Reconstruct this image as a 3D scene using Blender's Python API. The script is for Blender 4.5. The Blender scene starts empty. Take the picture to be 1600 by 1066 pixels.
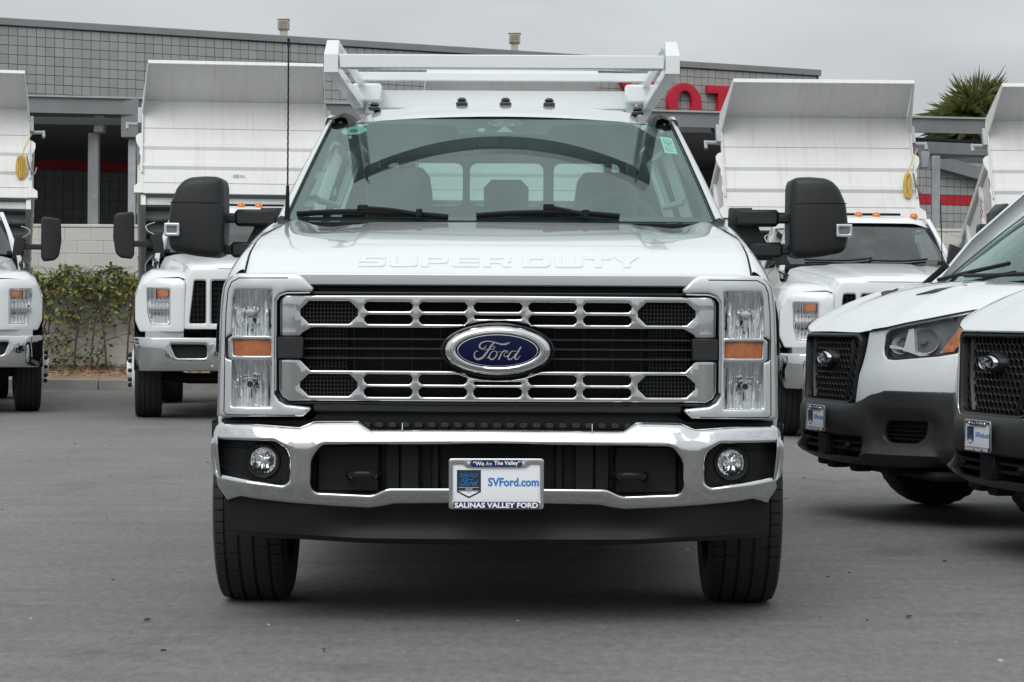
import bpy, bmesh, math, random
import numpy as np
from mathutils import Vector, Matrix
from mathutils.geometry import delaunay_2d_cdt
random.seed(7)
rng = random.Random(11)
sc = bpy.context.scene
C = sc.collection
R = math.radians

# ------------------------------------------------------------ camera
FPX = 3556.0            # focal length in photo pixels (1600 px wide photo)
CAM_H = 1.118
ROLL = R(0.3)
cam_d = bpy.data.cameras.new('camera')
cam = bpy.data.objects.new('camera', cam_d)
C.objects.link(cam)
cam_d.sensor_width = 36.0
cam_d.lens = FPX / 1600.0 * 36.0
cam_d.shift_y = -39.0 / 1600.0
cam_d.clip_start = 0.1
cam_d.clip_end = 4000
cam.location = (0, 0, CAM_H)
cam.rotation_euler = (R(90), -ROLL, 0)
sc.camera = cam

# ------------------------------------------------------------ sky (overcast)
world = bpy.data.worlds.new('World')
sc.world = world
world.use_nodes = True
nt = world.node_tree
nt.nodes.clear()
N = nt.nodes.new
L = nt.links.new
out = N('ShaderNodeOutputWorld')
bg = N('ShaderNodeBackground')
bg.inputs['Strength'].default_value = 0.1
sky = N('ShaderNodeTexSky')
sky.sky_type = 'NISHITA'
sky.sun_disc = False
SUN_EL, SUN_AZ = R(44), R(200)     # azimuth measured from +Y clockwise: behind and left of the camera
sky.sun_elevation = SUN_EL
sky.sun_rotation = SUN_AZ
sky.dust_density = 6.0
hsv = N('ShaderNodeHueSaturation')
hsv.inputs['Saturation'].default_value = 0.15
L(sky.outputs[0], hsv.inputs['Color'])
tc = N('ShaderNodeTexCoord')
sep = N('ShaderNodeSeparateXYZ')
L(tc.outputs['Generated'], sep.inputs[0])
mx = N('ShaderNodeMath'); mx.operation = 'MAXIMUM'; mx.inputs[1].default_value = 0.0
L(sep.outputs['Z'], mx.inputs[0])
ramp = N('ShaderNodeMix'); ramp.data_type = 'RGBA'
ramp.inputs[6].default_value = (5.7, 6.05, 6.3, 1)      # cloud base near the horizon
ramp.inputs[7].default_value = (12.2, 12.8, 13.2, 1)    # cloud overhead
L(mx.outputs[0], ramp.inputs[0])
nz = N('ShaderNodeTexNoise'); nz.inputs['Scale'].default_value = 5.0; nz.inputs['Detail'].default_value = 3.0
mp = N('ShaderNodeMapping'); mp.inputs['Scale'].default_value = (1, 1, 3.2)
L(tc.outputs['Generated'], mp.inputs[0]); L(mp.outputs[0], nz.inputs[0])
mr = N('ShaderNodeMapRange')
mr.inputs[1].default_value = 0.3; mr.inputs[2].default_value = 0.7
mr.inputs[3].default_value = 0.86; mr.inputs[4].default_value = 1.12
L(nz.outputs[0], mr.inputs[0])
mul = N('ShaderNodeMix'); mul.data_type = 'RGBA'; mul.blend_type = 'MULTIPLY'
mul.inputs[0].default_value = 1.0
L(ramp.outputs[2], mul.inputs[6]); L(mr.outputs[0], mul.inputs[7])
mixs = N('ShaderNodeMix'); mixs.data_type = 'RGBA'; mixs.inputs[0].default_value = 0.12
L(mul.outputs[2], mixs.inputs[6]); L(hsv.outputs[0], mixs.inputs[7])
L(mixs.outputs[2], bg.inputs['Color'])
L(bg.outputs[0], out.inputs['Surface'])

sun_d = bpy.data.lights.new('sun', 'SUN')
sun_d.energy = 1.5
sun_d.angle = R(42)
sun_d.color = (1.0, 0.975, 0.94)
sun = bpy.data.objects.new('sun', sun_d)
C.objects.link(sun)
_sd = Vector((math.sin(SUN_AZ) * math.cos(SUN_EL), math.cos(SUN_AZ) * math.cos(SUN_EL), math.sin(SUN_EL)))
sun.rotation_euler = (-_sd).to_track_quat('-Z', 'Y').to_euler()
sun.location = (-10, -20, 30)

vs = sc.view_settings
vs.view_transform = 'Standard'
try: vs.look = 'None'
except Exception: pass
vs.gamma = 1.0
vs.exposure = 0.0
vs.use_curve_mapping = False
sc.render.engine = 'CYCLES'
sc.cycles.max_bounces = 8
sc.cycles.transparent_max_bounces = 12
sc.cycles.caustics_reflective = False
sc.cycles.caustics_refractive = False

# ------------------------------------------------------------ photo pixel -> place at a known distance
_ca, _sa = math.cos(ROLL), math.sin(ROLL)
def wp(px, py, d):
    dx, dy = px - 800.0, py - 494.0
    x = dx * _ca + dy * _sa
    y = -dx * _sa + dy * _ca
    return Vector((x / FPX * d, d, CAM_H - y / FPX * d))

# ------------------------------------------------------------ materials
MATS = {}
def pmat(name, col, rough=0.5, metal=0.0, coat=0.0, spec=0.5, noise=None, bump=None, trans=0.0, ior=1.45, rand=0.0, streak=None):
    """Principled material; noise=(scale, amount) varies colour, bump=(scale, strength) adds fine relief."""
    m = bpy.data.materials.new(name)
    m.use_nodes = True
    t = m.node_tree
    b = t.nodes['Principled BSDF']
    b.inputs['Base Color'].default_value = (*col, 1)
    b.inputs['Roughness'].default_value = rough
    b.inputs['Metallic'].default_value = metal
    b.inputs['Coat Weight'].default_value = coat
    b.inputs['Coat Roughness'].default_value = 0.03
    b.inputs['Specular IOR Level'].default_value = spec
    b.inputs['IOR'].default_value = ior
    if trans: b.inputs['Transmission Weight'].default_value = trans
    co = None
    if noise or bump or streak:
        co = t.nodes.new('ShaderNodeTexCoord')
    last = None
    if noise:
        n = t.nodes.new('ShaderNodeTexNoise')
        n.inputs['Scale'].default_value = noise[0]; n.inputs['Detail'].default_value = 5
        t.links.new(co.outputs['Object'], n.inputs[0])
        r = t.nodes.new('ShaderNodeMapRange')
        r.inputs[1].default_value = 0.25; r.inputs[2].default_value = 0.75
        r.inputs[3].default_value = 1 - noise[1]; r.inputs[4].default_value = 1 + noise[1]
        t.links.new(n.outputs[0], r.inputs[0])
        x = t.nodes.new('ShaderNodeMix'); x.data_type = 'RGBA'; x.blend_type = 'MULTIPLY'
        x.inputs[0].default_value = 1
        x.inputs[6].default_value = (*col, 1)
        t.links.new(r.outputs[0], x.inputs[7])
        last = x.outputs[2]
    if rand:
        oi = t.nodes.new('ShaderNodeObjectInfo')
        r = t.nodes.new('ShaderNodeMapRange')
        r.inputs[3].default_value = 1 - rand; r.inputs[4].default_value = 1 + rand
        t.links.new(oi.outputs['Random'], r.inputs[0])
        x = t.nodes.new('ShaderNodeMix'); x.data_type = 'RGBA'; x.blend_type = 'MULTIPLY'
        x.inputs[0].default_value = 1
        x.inputs[6].default_value = (*col, 1)
        if last: t.links.new(last, x.inputs[6])
        t.links.new(r.outputs[0], x.inputs[7])
        last = x.outputs[2]
    if streak:      # run-down dirt streaks
        mp_ = t.nodes.new('ShaderNodeMapping'); mp_.inputs['Scale'].default_value = (16, 1.2, 1.1)
        t.links.new(co.outputs['Object'], mp_.inputs[0])
        n = t.nodes.new('ShaderNodeTexNoise'); n.inputs['Scale'].default_value = 1.0; n.inputs['Detail'].default_value = 6; n.inputs['Roughness'].default_value = .7
        t.links.new(mp_.outputs[0], n.inputs[0])
        r = t.nodes.new('ShaderNodeMapRange'); r.inputs[1].default_value = 0.50; r.inputs[2].default_value = 0.74
        r.inputs[3].default_value = 0; r.inputs[4].default_value = 0.26
        t.links.new(n.outputs[0], r.inputs[0])
        x = t.nodes.new('ShaderNodeMix'); x.data_type = 'RGBA'
        t.links.new(r.outputs[0], x.inputs[0])
        if last: t.links.new(last, x.inputs[6])
        x.inputs[7].default_value = (*streak, 1)
        last = x.outputs[2]
    if last: t.links.new(last, b.inputs['Base Color'])
    if bump:
        n = t.nodes.new('ShaderNodeTexNoise')
        n.inputs['Scale'].default_value = bump[0]; n.inputs['Detail'].default_value = 3
        t.links.new(co.outputs['Object'], n.inputs[0])
        bp = t.nodes.new('ShaderNodeBump')
        bp.inputs['Strength'].default_value = bump[1]; bp.inputs['Distance'].default_value = 0.002
        t.links.new(n.outputs[0], bp.inputs['Height'])
        t.links.new(bp.outputs[0], b.inputs['Normal'])
    MATS[name] = m
    return m

def glass_mat(name, tint, f0=0.08, rough=0.0, refl=(1, 1, 1)):
    """Thin pane: tinted see-through plus a Fresnel mirror, the same from both sides."""
    m = bpy.data.materials.new(name)
    m.use_nodes = True
    t = m.node_tree; t.nodes.clear()
    n = t.nodes.new; l = t.links.new
    o = n('ShaderNodeOutputMaterial'); mixn = n('ShaderNodeMixShader')
    tr = n('ShaderNodeBsdfTransparent'); tr.inputs[0].default_value = (*tint, 1)
    gl = n('ShaderNodeBsdfGlossy'); gl.inputs['Roughness'].default_value = rough
    gl.inputs['Color'].default_value = (*refl, 1)
    ge = n('ShaderNodeNewGeometry')
    dt = n('ShaderNodeVectorMath'); dt.operation = 'DOT_PRODUCT'
    l(ge.outputs['Normal'], dt.inputs[0]); l(ge.outputs['Incoming'], dt.inputs[1])
    ab = n('ShaderNodeMath'); ab.operation = 'ABSOLUTE'; l(dt.outputs['Value'], ab.inputs[0])
    om = n('ShaderNodeMath'); om.operation = 'SUBTRACT'; om.inputs[0].default_value = 1; l(ab.outputs[0], om.inputs[1])
    pw = n('ShaderNodeMath'); pw.operation = 'POWER'; pw.inputs[1].default_value = 5; l(om.outputs[0], pw.inputs[0])
    ma = n('ShaderNodeMath'); ma.operation = 'MULTIPLY_ADD'
    ma.inputs[1].default_value = 1 - f0; ma.inputs[2].default_value = f0
    l(pw.outputs[0], ma.inputs[0])
    l(ma.outputs[0], mixn.inputs[0]); l(tr.outputs[0], mixn.inputs[1]); l(gl.outputs[0], mixn.inputs[2])
    l(mixn.outputs[0], o.inputs[0])
    MATS[name] = m
    return m

WHITE = pmat('white_paint', (0.65, 0.685, 0.697), 0.25, coat=1.0, noise=(3.0, 0.012))
WHITE2 = pmat('fleet_white_paint', (0.68, 0.705, 0.715), 0.3, coat=0.8, noise=(2.0, 0.03))
BEDW = pmat('bed_white_paint', (0.665, 0.672, 0.66), 0.5, coat=0.1, noise=(1.3, 0.06), streak=(0.40, 0.34, 0.26))
LAMPC = pmat('soft_lamp_chrome', (0.86, 0.87, 0.88), 0.28, metal=0.55)
RACKW = pmat('rack_white_paint', (0.68, 0.71, 0.72), 0.35, coat=0.4)
CHROME = pmat('chrome', (0.61, 0.62, 0.63), 0.03, metal=1.0)
CHROME2 = pmat('polished_steel', (0.72, 0.73, 0.75), 0.12, metal=1.0)
SILVER = pmat('satin_silver', (0.66, 0.68, 0.70), 0.24, metal=0.68, coat=0.3)
REFL = pmat('lamp_reflector', (0.78, 0.79, 0.80), 0.05, metal=1.0)
BLACK = pmat('black_plastic', (0.007, 0.0075, 0.0085), 0.5, spec=.25, bump=(700, 0.15))
BLACKT = pmat('textured_black_plastic', (0.010, 0.0115, 0.0135), 0.42, bump=(420, 0.5), noise=(4, 0.15))
BUMPK = pmat('grained_bumper_plastic', (0.022, 0.023, 0.025), 0.48, bump=(500, 0.4), noise=(3, 0.15))
GLOSSB = pmat('gloss_black', (0.008, 0.008, 0.009), 0.12)
DARK = pmat('dark_underbody', (0.006, 0.006, 0.007), 0.8)
RUBBER = pmat('tyre_rubber', (0.017, 0.0175, 0.0185), 0.75, bump=(220, 0.4), noise=(12, 0.2))
STEEL = pmat('wheel_steel', (0.55, 0.56, 0.57), 0.4, metal=0.8)
GALV = pmat('galvanised_steel', (0.36, 0.38, 0.40), 0.5, metal=0.35, noise=(6, 0.15))
GREYS = pmat('grey_steel_paint', (0.19, 0.205, 0.21), 0.6, noise=(1.5, 0.14))
AMBER = pmat('amber_lens', (0.50, 0.17, 0.06), 0.15, coat=0.4, noise=(60, 0.2))
ORANGE = pmat('orange_marker_lens', (0.60, 0.16, 0.02), 0.2, coat=0.5)
SMOKE = pmat('smoked_lens', (0.02, 0.02, 0.022), 0.08, coat=0.5)
CLEAR = glass_mat('clear_lens', (0.96, 0.97, 0.97), 0.045)
GLASS = glass_mat('windscreen_glass', (0.62, 0.80, 0.75), 0.155, refl=(.80, 1.0, .965))
SIDEG = glass_mat('side_glass', (0.62, 0.72, 0.69), 0.08)
DARKG = glass_mat('dark_glass', (0.42, 0.50, 0.49), 0.11)
FRIT = pmat('glass_border_black', (0.02, 0.02, 0.023), 0.6)
INTER = pmat('grey_trim', (0.06, 0.066, 0.068), 0.7)
INTERL = pmat('light_headliner', (0.40, 0.41, 0.41), 0.8)
SEATM = pmat('grey_vinyl', (0.04, 0.046, 0.048), 0.55)
BLUE = pmat('emblem_blue', (0.0025, 0.0045, 0.034), 0.2, spec=.22)
AIRD = pmat('air_dam_plastic', (0.011, 0.0125, 0.014), 0.5, spec=.3, bump=(500, 0.3), noise=(3, .2))
REARG = glass_mat('rear_glass', (0.42, 0.50, 0.47), 0.06)
LETW = pmat('badge_silver', (0.80, 0.81, 0.83), 0.08, metal=1.0)
NAVY = pmat('plate_navy', (0.010, 0.018, 0.085), 0.4)
PLATE = pmat('plate_white', (0.76, 0.79, 0.82), 0.4)
PRINTW = pmat('print_white', (0.85, 0.86, 0.88), 0.5)
PRINTB = pmat('print_blue', (0.012, 0.19, 0.53), 0.5)
CRESTK = pmat('crest_charcoal', (0.014, 0.02, 0.026), 0.5)
GREENS = pmat('sticker_green', (0.50, 0.86, 0.74), 0.5)
GREENP = pmat('sticker_pale', (0.30, 0.52, 0.47), 0.5)
GREEND = pmat('sticker_ink', (0.05, 0.20, 0.17), 0.5)
RED = pmat('sign_red', (0.50, 0.012, 0.035), 0.4)
ROPE = pmat('yellow_rope', (0.62, 0.43, 0.10), 0.8, noise=(60, 0.3))

# ------------------------------------------------------------ mesh builder
def densify(loop, step):
    o = []
    n = len(loop)
    for i in range(n):
        a, b = loop[i], loop[(i + 1) % n]
        k = max(1, int(math.ceil(math.hypot(b[0] - a[0], b[1] - a[1]) / step)))
        for j in range(k):
            t = j / k
            o.append((a[0] + (b[0] - a[0]) * t, a[1] + (b[1] - a[1]) * t))
    return o

def rp(pts, r, n=4):
    """polygon with rounded corners; r is one radius or one per corner"""
    o = []
    m = len(pts)
    for i in range(m):
        ri = r[i] if isinstance(r, (list, tuple)) else r
        p, a, b = Vector(pts[i]), Vector(pts[i - 1]), Vector(pts[(i + 1) % m])
        da, db = (a - p), (b - p)
        la, lb = da.length, db.length
        if ri <= 0 or la < 1e-6 or lb < 1e-6:
            o.append(tuple(p)); continue
        t = min(ri, la * .48, lb * .48)
        p0, p1 = p + da / la * t, p + db / lb * t
        for k in range(n + 1):
            s = k / n
            q = p0 * (1 - s) ** 2 + p * 2 * s * (1 - s) + p1 * s * s
            o.append((q.x, q.y))
    return o

def ellipse(cx, cz, rx, rz, n=40):
    return [(cx + rx * math.cos(2 * math.pi * i / n), cz + rz * math.sin(2 * math.pi * i / n)) for i in range(n)]

def mir(loop):
    return [(-x, z) for x, z in reversed(loop)]

def sym(half):
    """closed outline from its half (x<=0 side, listed from bottom centre to top centre)"""
    return list(half) + [(-x, z) for x, z in reversed(half) if abs(x) > 1e-6]

def inside(P, loop):
    x, z = P[:, 0], P[:, 1]
    A = np.array(loop); B = np.roll(A, -1, 0)
    r = np.zeros(len(P), bool)
    for (ax, az), (bx, bz) in zip(A, B):
        c = (az > z) != (bz > z)
        if not c.any(): continue
        xx = ax + (z - az) / ((bz - az) if abs(bz - az) > 1e-12 else 1e-12) * (bx - ax)
        r ^= c & (x < xx)
    return r

def bdist(P, loops):
    d = np.full(len(P), 1e9)
    for lp in loops:
        A = np.array(lp); B = np.roll(A, -1, 0)
        for a, b in zip(A, B):
            ab = b - a
            l2 = (ab * ab).sum()
            if l2 < 1e-14: continue
            t = np.clip(((P - a) @ ab) / l2, 0, 1)
            q = a + t[:, None] * ab
            d = np.minimum(d, ((P - q) ** 2).sum(1) ** .5)
    return d

def clean_tris(V, F):
    """drop the zero-height slivers a triangulation leaves along straight edges"""
    o = []
    for f in F:
        a, b, c = V[f[0]], V[f[1]], V[f[2]]
        ar = abs((b[0] - a[0]) * (c[1] - a[1]) - (b[1] - a[1]) * (c[0] - a[0]))
        l = max(math.hypot(*(b - a)), math.hypot(*(c - b)), math.hypot(*(a - c)))
        if l > 0 and ar / l > 4e-5: o.append(f)
    return o

class MB:
    def __init__(s):
        s.v, s.f, s.m = [], [], []
    def add(s, vs_, fs_, m=0):
        o = len(s.v)
        s.v += [tuple(v) for v in vs_]
        s.f += [tuple(i + o for i in f) for f in fs_]
        s.m += [m] * len(fs_)
        return s
    def box(s, x0, x1, y0, y1, z0, z1, c=0.0, m=0, M=None):
        x0, x1 = min(x0, x1), max(x0, x1); y0, y1 = min(y0, y1), max(y0, y1); z0, z1 = min(z0, z1), max(z0, z1)
        if c <= 0:
            V = [Vector((x, y, z)) for x in (x0, x1) for y in (y0, y1) for z in (z0, z1)]
            F = [(0, 1, 3, 2), (4, 6, 7, 5), (0, 4, 5, 1), (2, 3, 7, 6), (0, 2, 6, 4), (1, 5, 7, 3)]
        else:
            c = min(c, (x1 - x0) * .45, (y1 - y0) * .45, (z1 - z0) * .45)
            V, idx = [], {}
            for i, x in enumerate((x0, x1)):
                for j, y in enumerate((y0, y1)):
                    for k, z in enumerate((z0, z1)):
                        sx, sy, sz = (1, -1)[i] * c, (1, -1)[j] * c, (1, -1)[k] * c
                        for a in range(3):
                            idx[i, j, k, a] = len(V)
                            V.append(Vector((x + (0 if a == 0 else sx), y + (0 if a == 1 else sy), z + (0 if a == 2 else sz))))
            F = []
            for i in (0, 1):
                F.append([idx[i, j, k, 0] for j, k in ((0, 0), (1, 0), (1, 1), (0, 1))])
                F.append([idx[j, i, k, 1] for j, k in ((0, 0), (1, 0), (1, 1), (0, 1))])
                F.append([idx[j, k, i, 2] for j, k in ((0, 0), (1, 0), (1, 1), (0, 1))])
            for p in (0, 1):
                for q in (0, 1):
                    F.append([idx[p, q, 0, 0], idx[p, q, 0, 1], idx[p, q, 1, 1], idx[p, q, 1, 0]])
                    F.append([idx[p, 0, q, 0], idx[p, 0, q, 2], idx[p, 1, q, 2], idx[p, 1, q, 0]])
                    F.append([idx[0, p, q, 1], idx[0, p, q, 2], idx[1, p, q, 2], idx[1, p, q, 1]])
            for i in (0, 1):
                for j in (0, 1):
                    for k in (0, 1):
                        F.append([idx[i, j, k, 0], idx[i, j, k, 1], idx[i, j, k, 2]])
        if M is not None: V = [M @ v for v in V]
        return s.add(V, F, m)
    def beam(s, a, b, w, h, c=0.0, m=0, up=(0, 0, 1)):
        """box beam from a to b, w across, h along up"""
        a, b = Vector(a), Vector(b)
        d = (b - a); ln = d.length; d.normalize()
        sx = d.cross(Vector(up))
        if sx.length < 1e-5: sx = d.cross(Vector((1, 0, 0)))
        sx.normalize(); u = sx.cross(d)
        M = Matrix((( sx.x, d.x, u.x, a.x), (sx.y, d.y, u.y, a.y), (sx.z, d.z, u.z, a.z), (0, 0, 0, 1)))
        return s.box(-w / 2, w / 2, 0, ln, -h / 2, h / 2, c, m, M)
    def tube(s, pts, r, n=8, m=0, caps=True):
        pts = [Vector(p) for p in pts]
        k = len(pts)
        rr = r if isinstance(r, (list, tuple)) else [r] * k
        V, F = [], []
        prev = None
        for i, p in enumerate(pts):
            d = (pts[min(i + 1, k - 1)] - pts[max(i - 1, 0)])
            if d.length < 1e-9: d = Vector((0, 0, 1))
            d.normalize()
            u = prev - d * prev.dot(d) if prev is not None else d.cross(Vector((0.31, 0.27, 0.91)))
            if u.length < 1e-6: u = d.cross(Vector((1, 0, 0)))
            u.normalize(); prev = u
            w = d.cross(u)
            for j in range(n):
                a = 2 * math.pi * j / n
                V.append(p + (u * math.cos(a) + w * math.sin(a)) * rr[i])
        for i in range(k - 1):
            for j in range(n):
                F.append((i * n + j, i * n + (j + 1) % n, (i + 1) * n + (j + 1) % n, (i + 1) * n + j))
        if caps:
            F.append(tuple(reversed(range(n)))); F.append(tuple(range((k - 1) * n, k * n)))
        return s.add(V, F, m)
    def lathe(s, prof, o=(0, 0, 0), ax='x', n=32, m=0, sx=1.0):
        """prof = [(radius, along)], turned about an axis through o"""
        V, F = [], []
        o = Vector(o)
        for r, a in prof:
            for j in range(n):
                t = 2 * math.pi * j / n
                c_, s_ = r * math.cos(t), r * math.sin(t)
                if ax == 'x': q = Vector((a, c_, s_))
                elif ax == 'y': q = Vector((c_ * sx, a, s_))
                else: q = Vector((c_, s_, a))
                V.append(o + q)
        for i in range(len(prof) - 1):
            for j in range(n):
                F.append((i * n + j, i * n + (j + 1) % n, (i + 1) * n + (j + 1) % n, (i + 1) * n + j))
        return s.add(V, F, m)
    def loft(s, rows, m=0, closed=False):
        n = len(rows[0])
        V = [p for r in rows for p in r]
        F = []
        for i in range(len(rows) - 1):
            for j in range(n if closed else n - 1):
                F.append((i * n + j, i * n + (j + 1) % n, (i + 1) * n + (j + 1) % n, (i + 1) * n + j))
        return s.add(V, F, m)
    def sheet(s, out, holes=(), pos=None, fy=None, step=0.05, thick=0.03, rnd=0.006, m=0, grid=True, back=False):
        """panel cut to an outline with holes, mapped by pos(u, v, w) (w = depth behind its face), edges rounded by rnd"""
        if pos is None:
            ff = fy if callable(fy) else (lambda x, z, k=(fy or 0.0): k)
            pos = lambda u, v, w: (u, ff(u, v) + w, v)
        loops = [densify(l, step) for l in [out] + list(holes)]
        inner = []
        for li, lp in enumerate(loops):
            n = len(lp)
            if rnd > 0:
                A = np.array(lp)
                ar = 0.5 * (A[:, 0] * np.roll(A[:, 1], -1) - np.roll(A[:, 0], -1) * A[:, 1]).sum()
                e1 = A - np.roll(A, 1, 0); e2 = np.roll(A, -1, 0) - A
                e1 /= np.maximum(1e-9, (e1 * e1).sum(1) ** .5)[:, None]; e2 /= np.maximum(1e-9, (e2 * e2).sum(1) ** .5)[:, None]
                n1 = np.stack([-e1[:, 1], e1[:, 0]], 1); n2 = np.stack([-e2[:, 1], e2[:, 0]], 1)
                nn = n1 + n2; nn /= np.maximum(1e-6, (nn * nn).sum(1) ** .5)[:, None]
                sc_ = 1 / np.maximum(.62, (nn * n1).sum(1))
                nn = nn * sc_[:, None] * (1 if ar > 0 else -1) * (1 if li == 0 else -1)
                rows = [[pos(p[0], p[1], thick) for p in lp]] if thick > rnd else []
                K = 5
                for k in range(K + 1):
                    th = math.pi / 2 * k / K
                    B = A + nn * rnd * (1 - math.cos(th))
                    rows.append([pos(p[0], p[1], rnd * (1 - math.sin(th))) for p in B])
                s.loft(rows, m, closed=True)
                inner.append([tuple(p) for p in A + nn * rnd])
            else:
                if thick > 0: s.loft([[pos(p[0], p[1], thick) for p in lp], [pos(p[0], p[1], 0) for p in lp]], m, closed=True)
                inner.append(lp)
        P, E = [], []
        for lp in inner:
            o = len(P); n = len(lp)
            P += lp
            E += [(o + i, o + (i + 1) % n) for i in range(n)]
        Q = []
        if grid:
            A = np.array(inner[0])
            x0, z0 = A.min(0); x1, z1 = A.max(0)
            gx = np.arange(x0 + step / 2, x1, step); gz = np.arange(z0 + step / 2, z1, step)
            if len(gx) and len(gz):
                G = np.stack(np.meshgrid(gx, gz), -1).reshape(-1, 2)
                ok = inside(G, inner[0])
                for lp in inner[1:]: ok &= ~inside(G, lp)
                G = G[ok]
                if len(G):
                    G = G[bdist(G, inner) > step * .35]
                    Q.append(G)
        pts = [Vector(p) for p in P] + [Vector(q) for a in Q for q in a]
        res = delaunay_2d_cdt(pts, E, [], 0, 1e-7)
        V2 = np.array([tuple(v) for v in res[0]])
        T = clean_tris(V2, res[2])
        cen = np.array([V2[list(f)].mean(0) for f in T])
        ok = inside(cen, loops[0])
        for lp in loops[1:]: ok &= ~inside(cen, lp)
        if rnd > 0:
            ok2 = inside(cen, inner[0])
            for lp in inner[1:]: ok2 &= ~inside(cen, lp)
            dc = bdist(cen, loops)
            ok &= (ok2 & (dc > rnd * .6)) | (dc > rnd * 1.03)
        s.add([pos(p[0], p[1], 0) for p in V2], [f for f, k in zip(T, ok) if k], m)
        if back:
            P, E = [], []
            for lp in loops:
                o = len(P); n = len(lp); P += lp
                E += [(o + i, o + (i + 1) % n) for i in range(n)]
            res = delaunay_2d_cdt([Vector(p) for p in P], E, [], 0, 1e-7)
            V2 = np.array([tuple(v) for v in res[0]]); T = clean_tris(V2, res[2])
            cen = np.array([V2[list(f)].mean(0) for f in T])
            ok = inside(cen, loops[0])
            for lp in loops[1:]: ok &= ~inside(cen, lp)
            s.add([pos(p[0], p[1], thick) for p in V2], [tuple(reversed(f)) for f, k in zip(T, ok) if k], m)
        return s
    def mirror(s):
        n = len(s.v)
        s.v += [(-x, y, z) for x, y, z in s.v]
        s.f += [tuple(n + i for i in reversed(f)) for f in s.f]
        s.m += list(s.m)
        return s
    def xf(s, M):
        s.v = [tuple(M @ Vector(v)) for v in s.v]
        return s
    def mesh(s, name, mats, sharp=38, merge=True, recalc=True):
        me = bpy.data.meshes.new(name)
        me.from_pydata(s.v, [], s.f)
        for mt in (mats if isinstance(mats, (list, tuple)) else [mats]): me.materials.append(mt)
        me.polygons.foreach_set('material_index', s.m)
        if merge or recalc:
            bm = bmesh.new(); bm.from_mesh(me)
            if merge: bmesh.ops.remove_doubles(bm, verts=bm.verts, dist=2e-5)
            if recalc: bmesh.ops.recalc_face_normals(bm, faces=bm.faces)
            bm.to_mesh(me); bm.free()
        if sharp:
            me.shade_smooth()
            me.set_sharp_from_angle(angle=R(sharp))
        else:
            me.shade_flat()
        me.update()
        return me
    def build(s, name, mats, parent=None, sharp=38, merge=True, recalc=True, kind=None, label=None):
        return obj(name, s.mesh(name, mats, sharp, merge, recalc), parent, kind=kind, label=label)

def obj(name, me, parent=None, loc=None, rot=None, kind=None, label=None):
    o = bpy.data.objects.new(name, me)
    C.objects.link(o)
    if parent: o.parent = parent
    if loc: o.location = loc
    if rot: o.rotation_euler = rot
    if kind: o['kind'] = kind
    if label: o['label'] = label
    return o

def tag(o, label=None, cat=None, group=None, kind=None):
    if label: o['label'] = label
    if cat: o['category'] = cat
    if group: o['group'] = group
    if kind: o['kind'] = kind
    return o

def thing(name, loc, rz=0, label=None, cat=None, group=None):
    o = bpy.data.objects.new(name, None)
    o.empty_display_size = 0.2
    C.objects.link(o)
    o.location = loc; o.rotation_euler = (0, 0, rz)
    return tag(o, label, cat, group)

def copy_tree(o, parent=None):
    c = o.copy(); C.objects.link(c)
    if parent: c.parent = parent
    for ch in list(o.children): copy_tree(ch, c)
    return c

def text_mb(body, size, m=0, bold=0.0, sx=1.0, ext=0.0, shear=0.0, align='CENTER', width=None, space=1.0):
    """flat lettering in the XZ plane facing -Y, centred on the origin"""
    cu = bpy.data.curves.new('lettering', 'FONT')
    cu.body = body; cu.size = 1.0; cu.offset = bold
    cu.align_x = align; cu.align_y = 'CENTER'; cu.shear = shear
    cu.resolution_u = 3; cu.space_character = space
    ob = bpy.data.objects.new('lettering', cu)
    me = bpy.data.meshes.new_from_object(ob)
    vs_ = [Vector((v.co.x * sx * size, 0.0, v.co.y * size)) for v in me.vertices]
    if vs_:
        x0, x1 = min(v.x for v in vs_), max(v.x for v in vs_)
        z0, z1 = min(v.z for v in vs_), max(v.z for v in vs_)
        k = (width / (x1 - x0)) if width else 1.0
        vs_ = [Vector(((v.x - (x0 + x1) / 2) * k, v.y, v.z - (z0 + z1) / 2)) for v in vs_]
    b = MB().add(vs_, [tuple(p.vertices) for p in me.polygons], m)
    bpy.data.objects.remove(ob); bpy.data.curves.remove(cu); bpy.data.meshes.remove(me)
    return b

def join(dst, src, M=None, m=None):
    V = [M @ Vector(v) for v in src.v] if M is not None else src.v
    o = len(dst.v)
    dst.v += [tuple(v) for v in V]
    dst.f += [tuple(i + o for i in f) for f in src.f]
    dst.m += [m] * len(src.f) if m is not None else list(src.m)
    return dst

def smooth_path(pts, k=5):
    pts = [tuple(p) for p in pts]
    o = []
    n = len(pts); dim = len(pts[0])
    for i in range(n - 1):
        p0, p1, p2, p3 = pts[max(i - 1, 0)], pts[i], pts[i + 1], pts[min(i + 2, n - 1)]
        for j in range(k):
            t = j / k
            o.append(tuple(0.5 * ((2 * p1[d]) + (-p0[d] + p2[d]) * t + (2 * p0[d] - 5 * p1[d] + 4 * p2[d] - p3[d]) * t * t + (-p0[d] + 3 * p1[d] - 3 * p2[d] + p3[d]) * t ** 3) for d in range(dim)))
    o.append(pts[-1])
    return o

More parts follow.
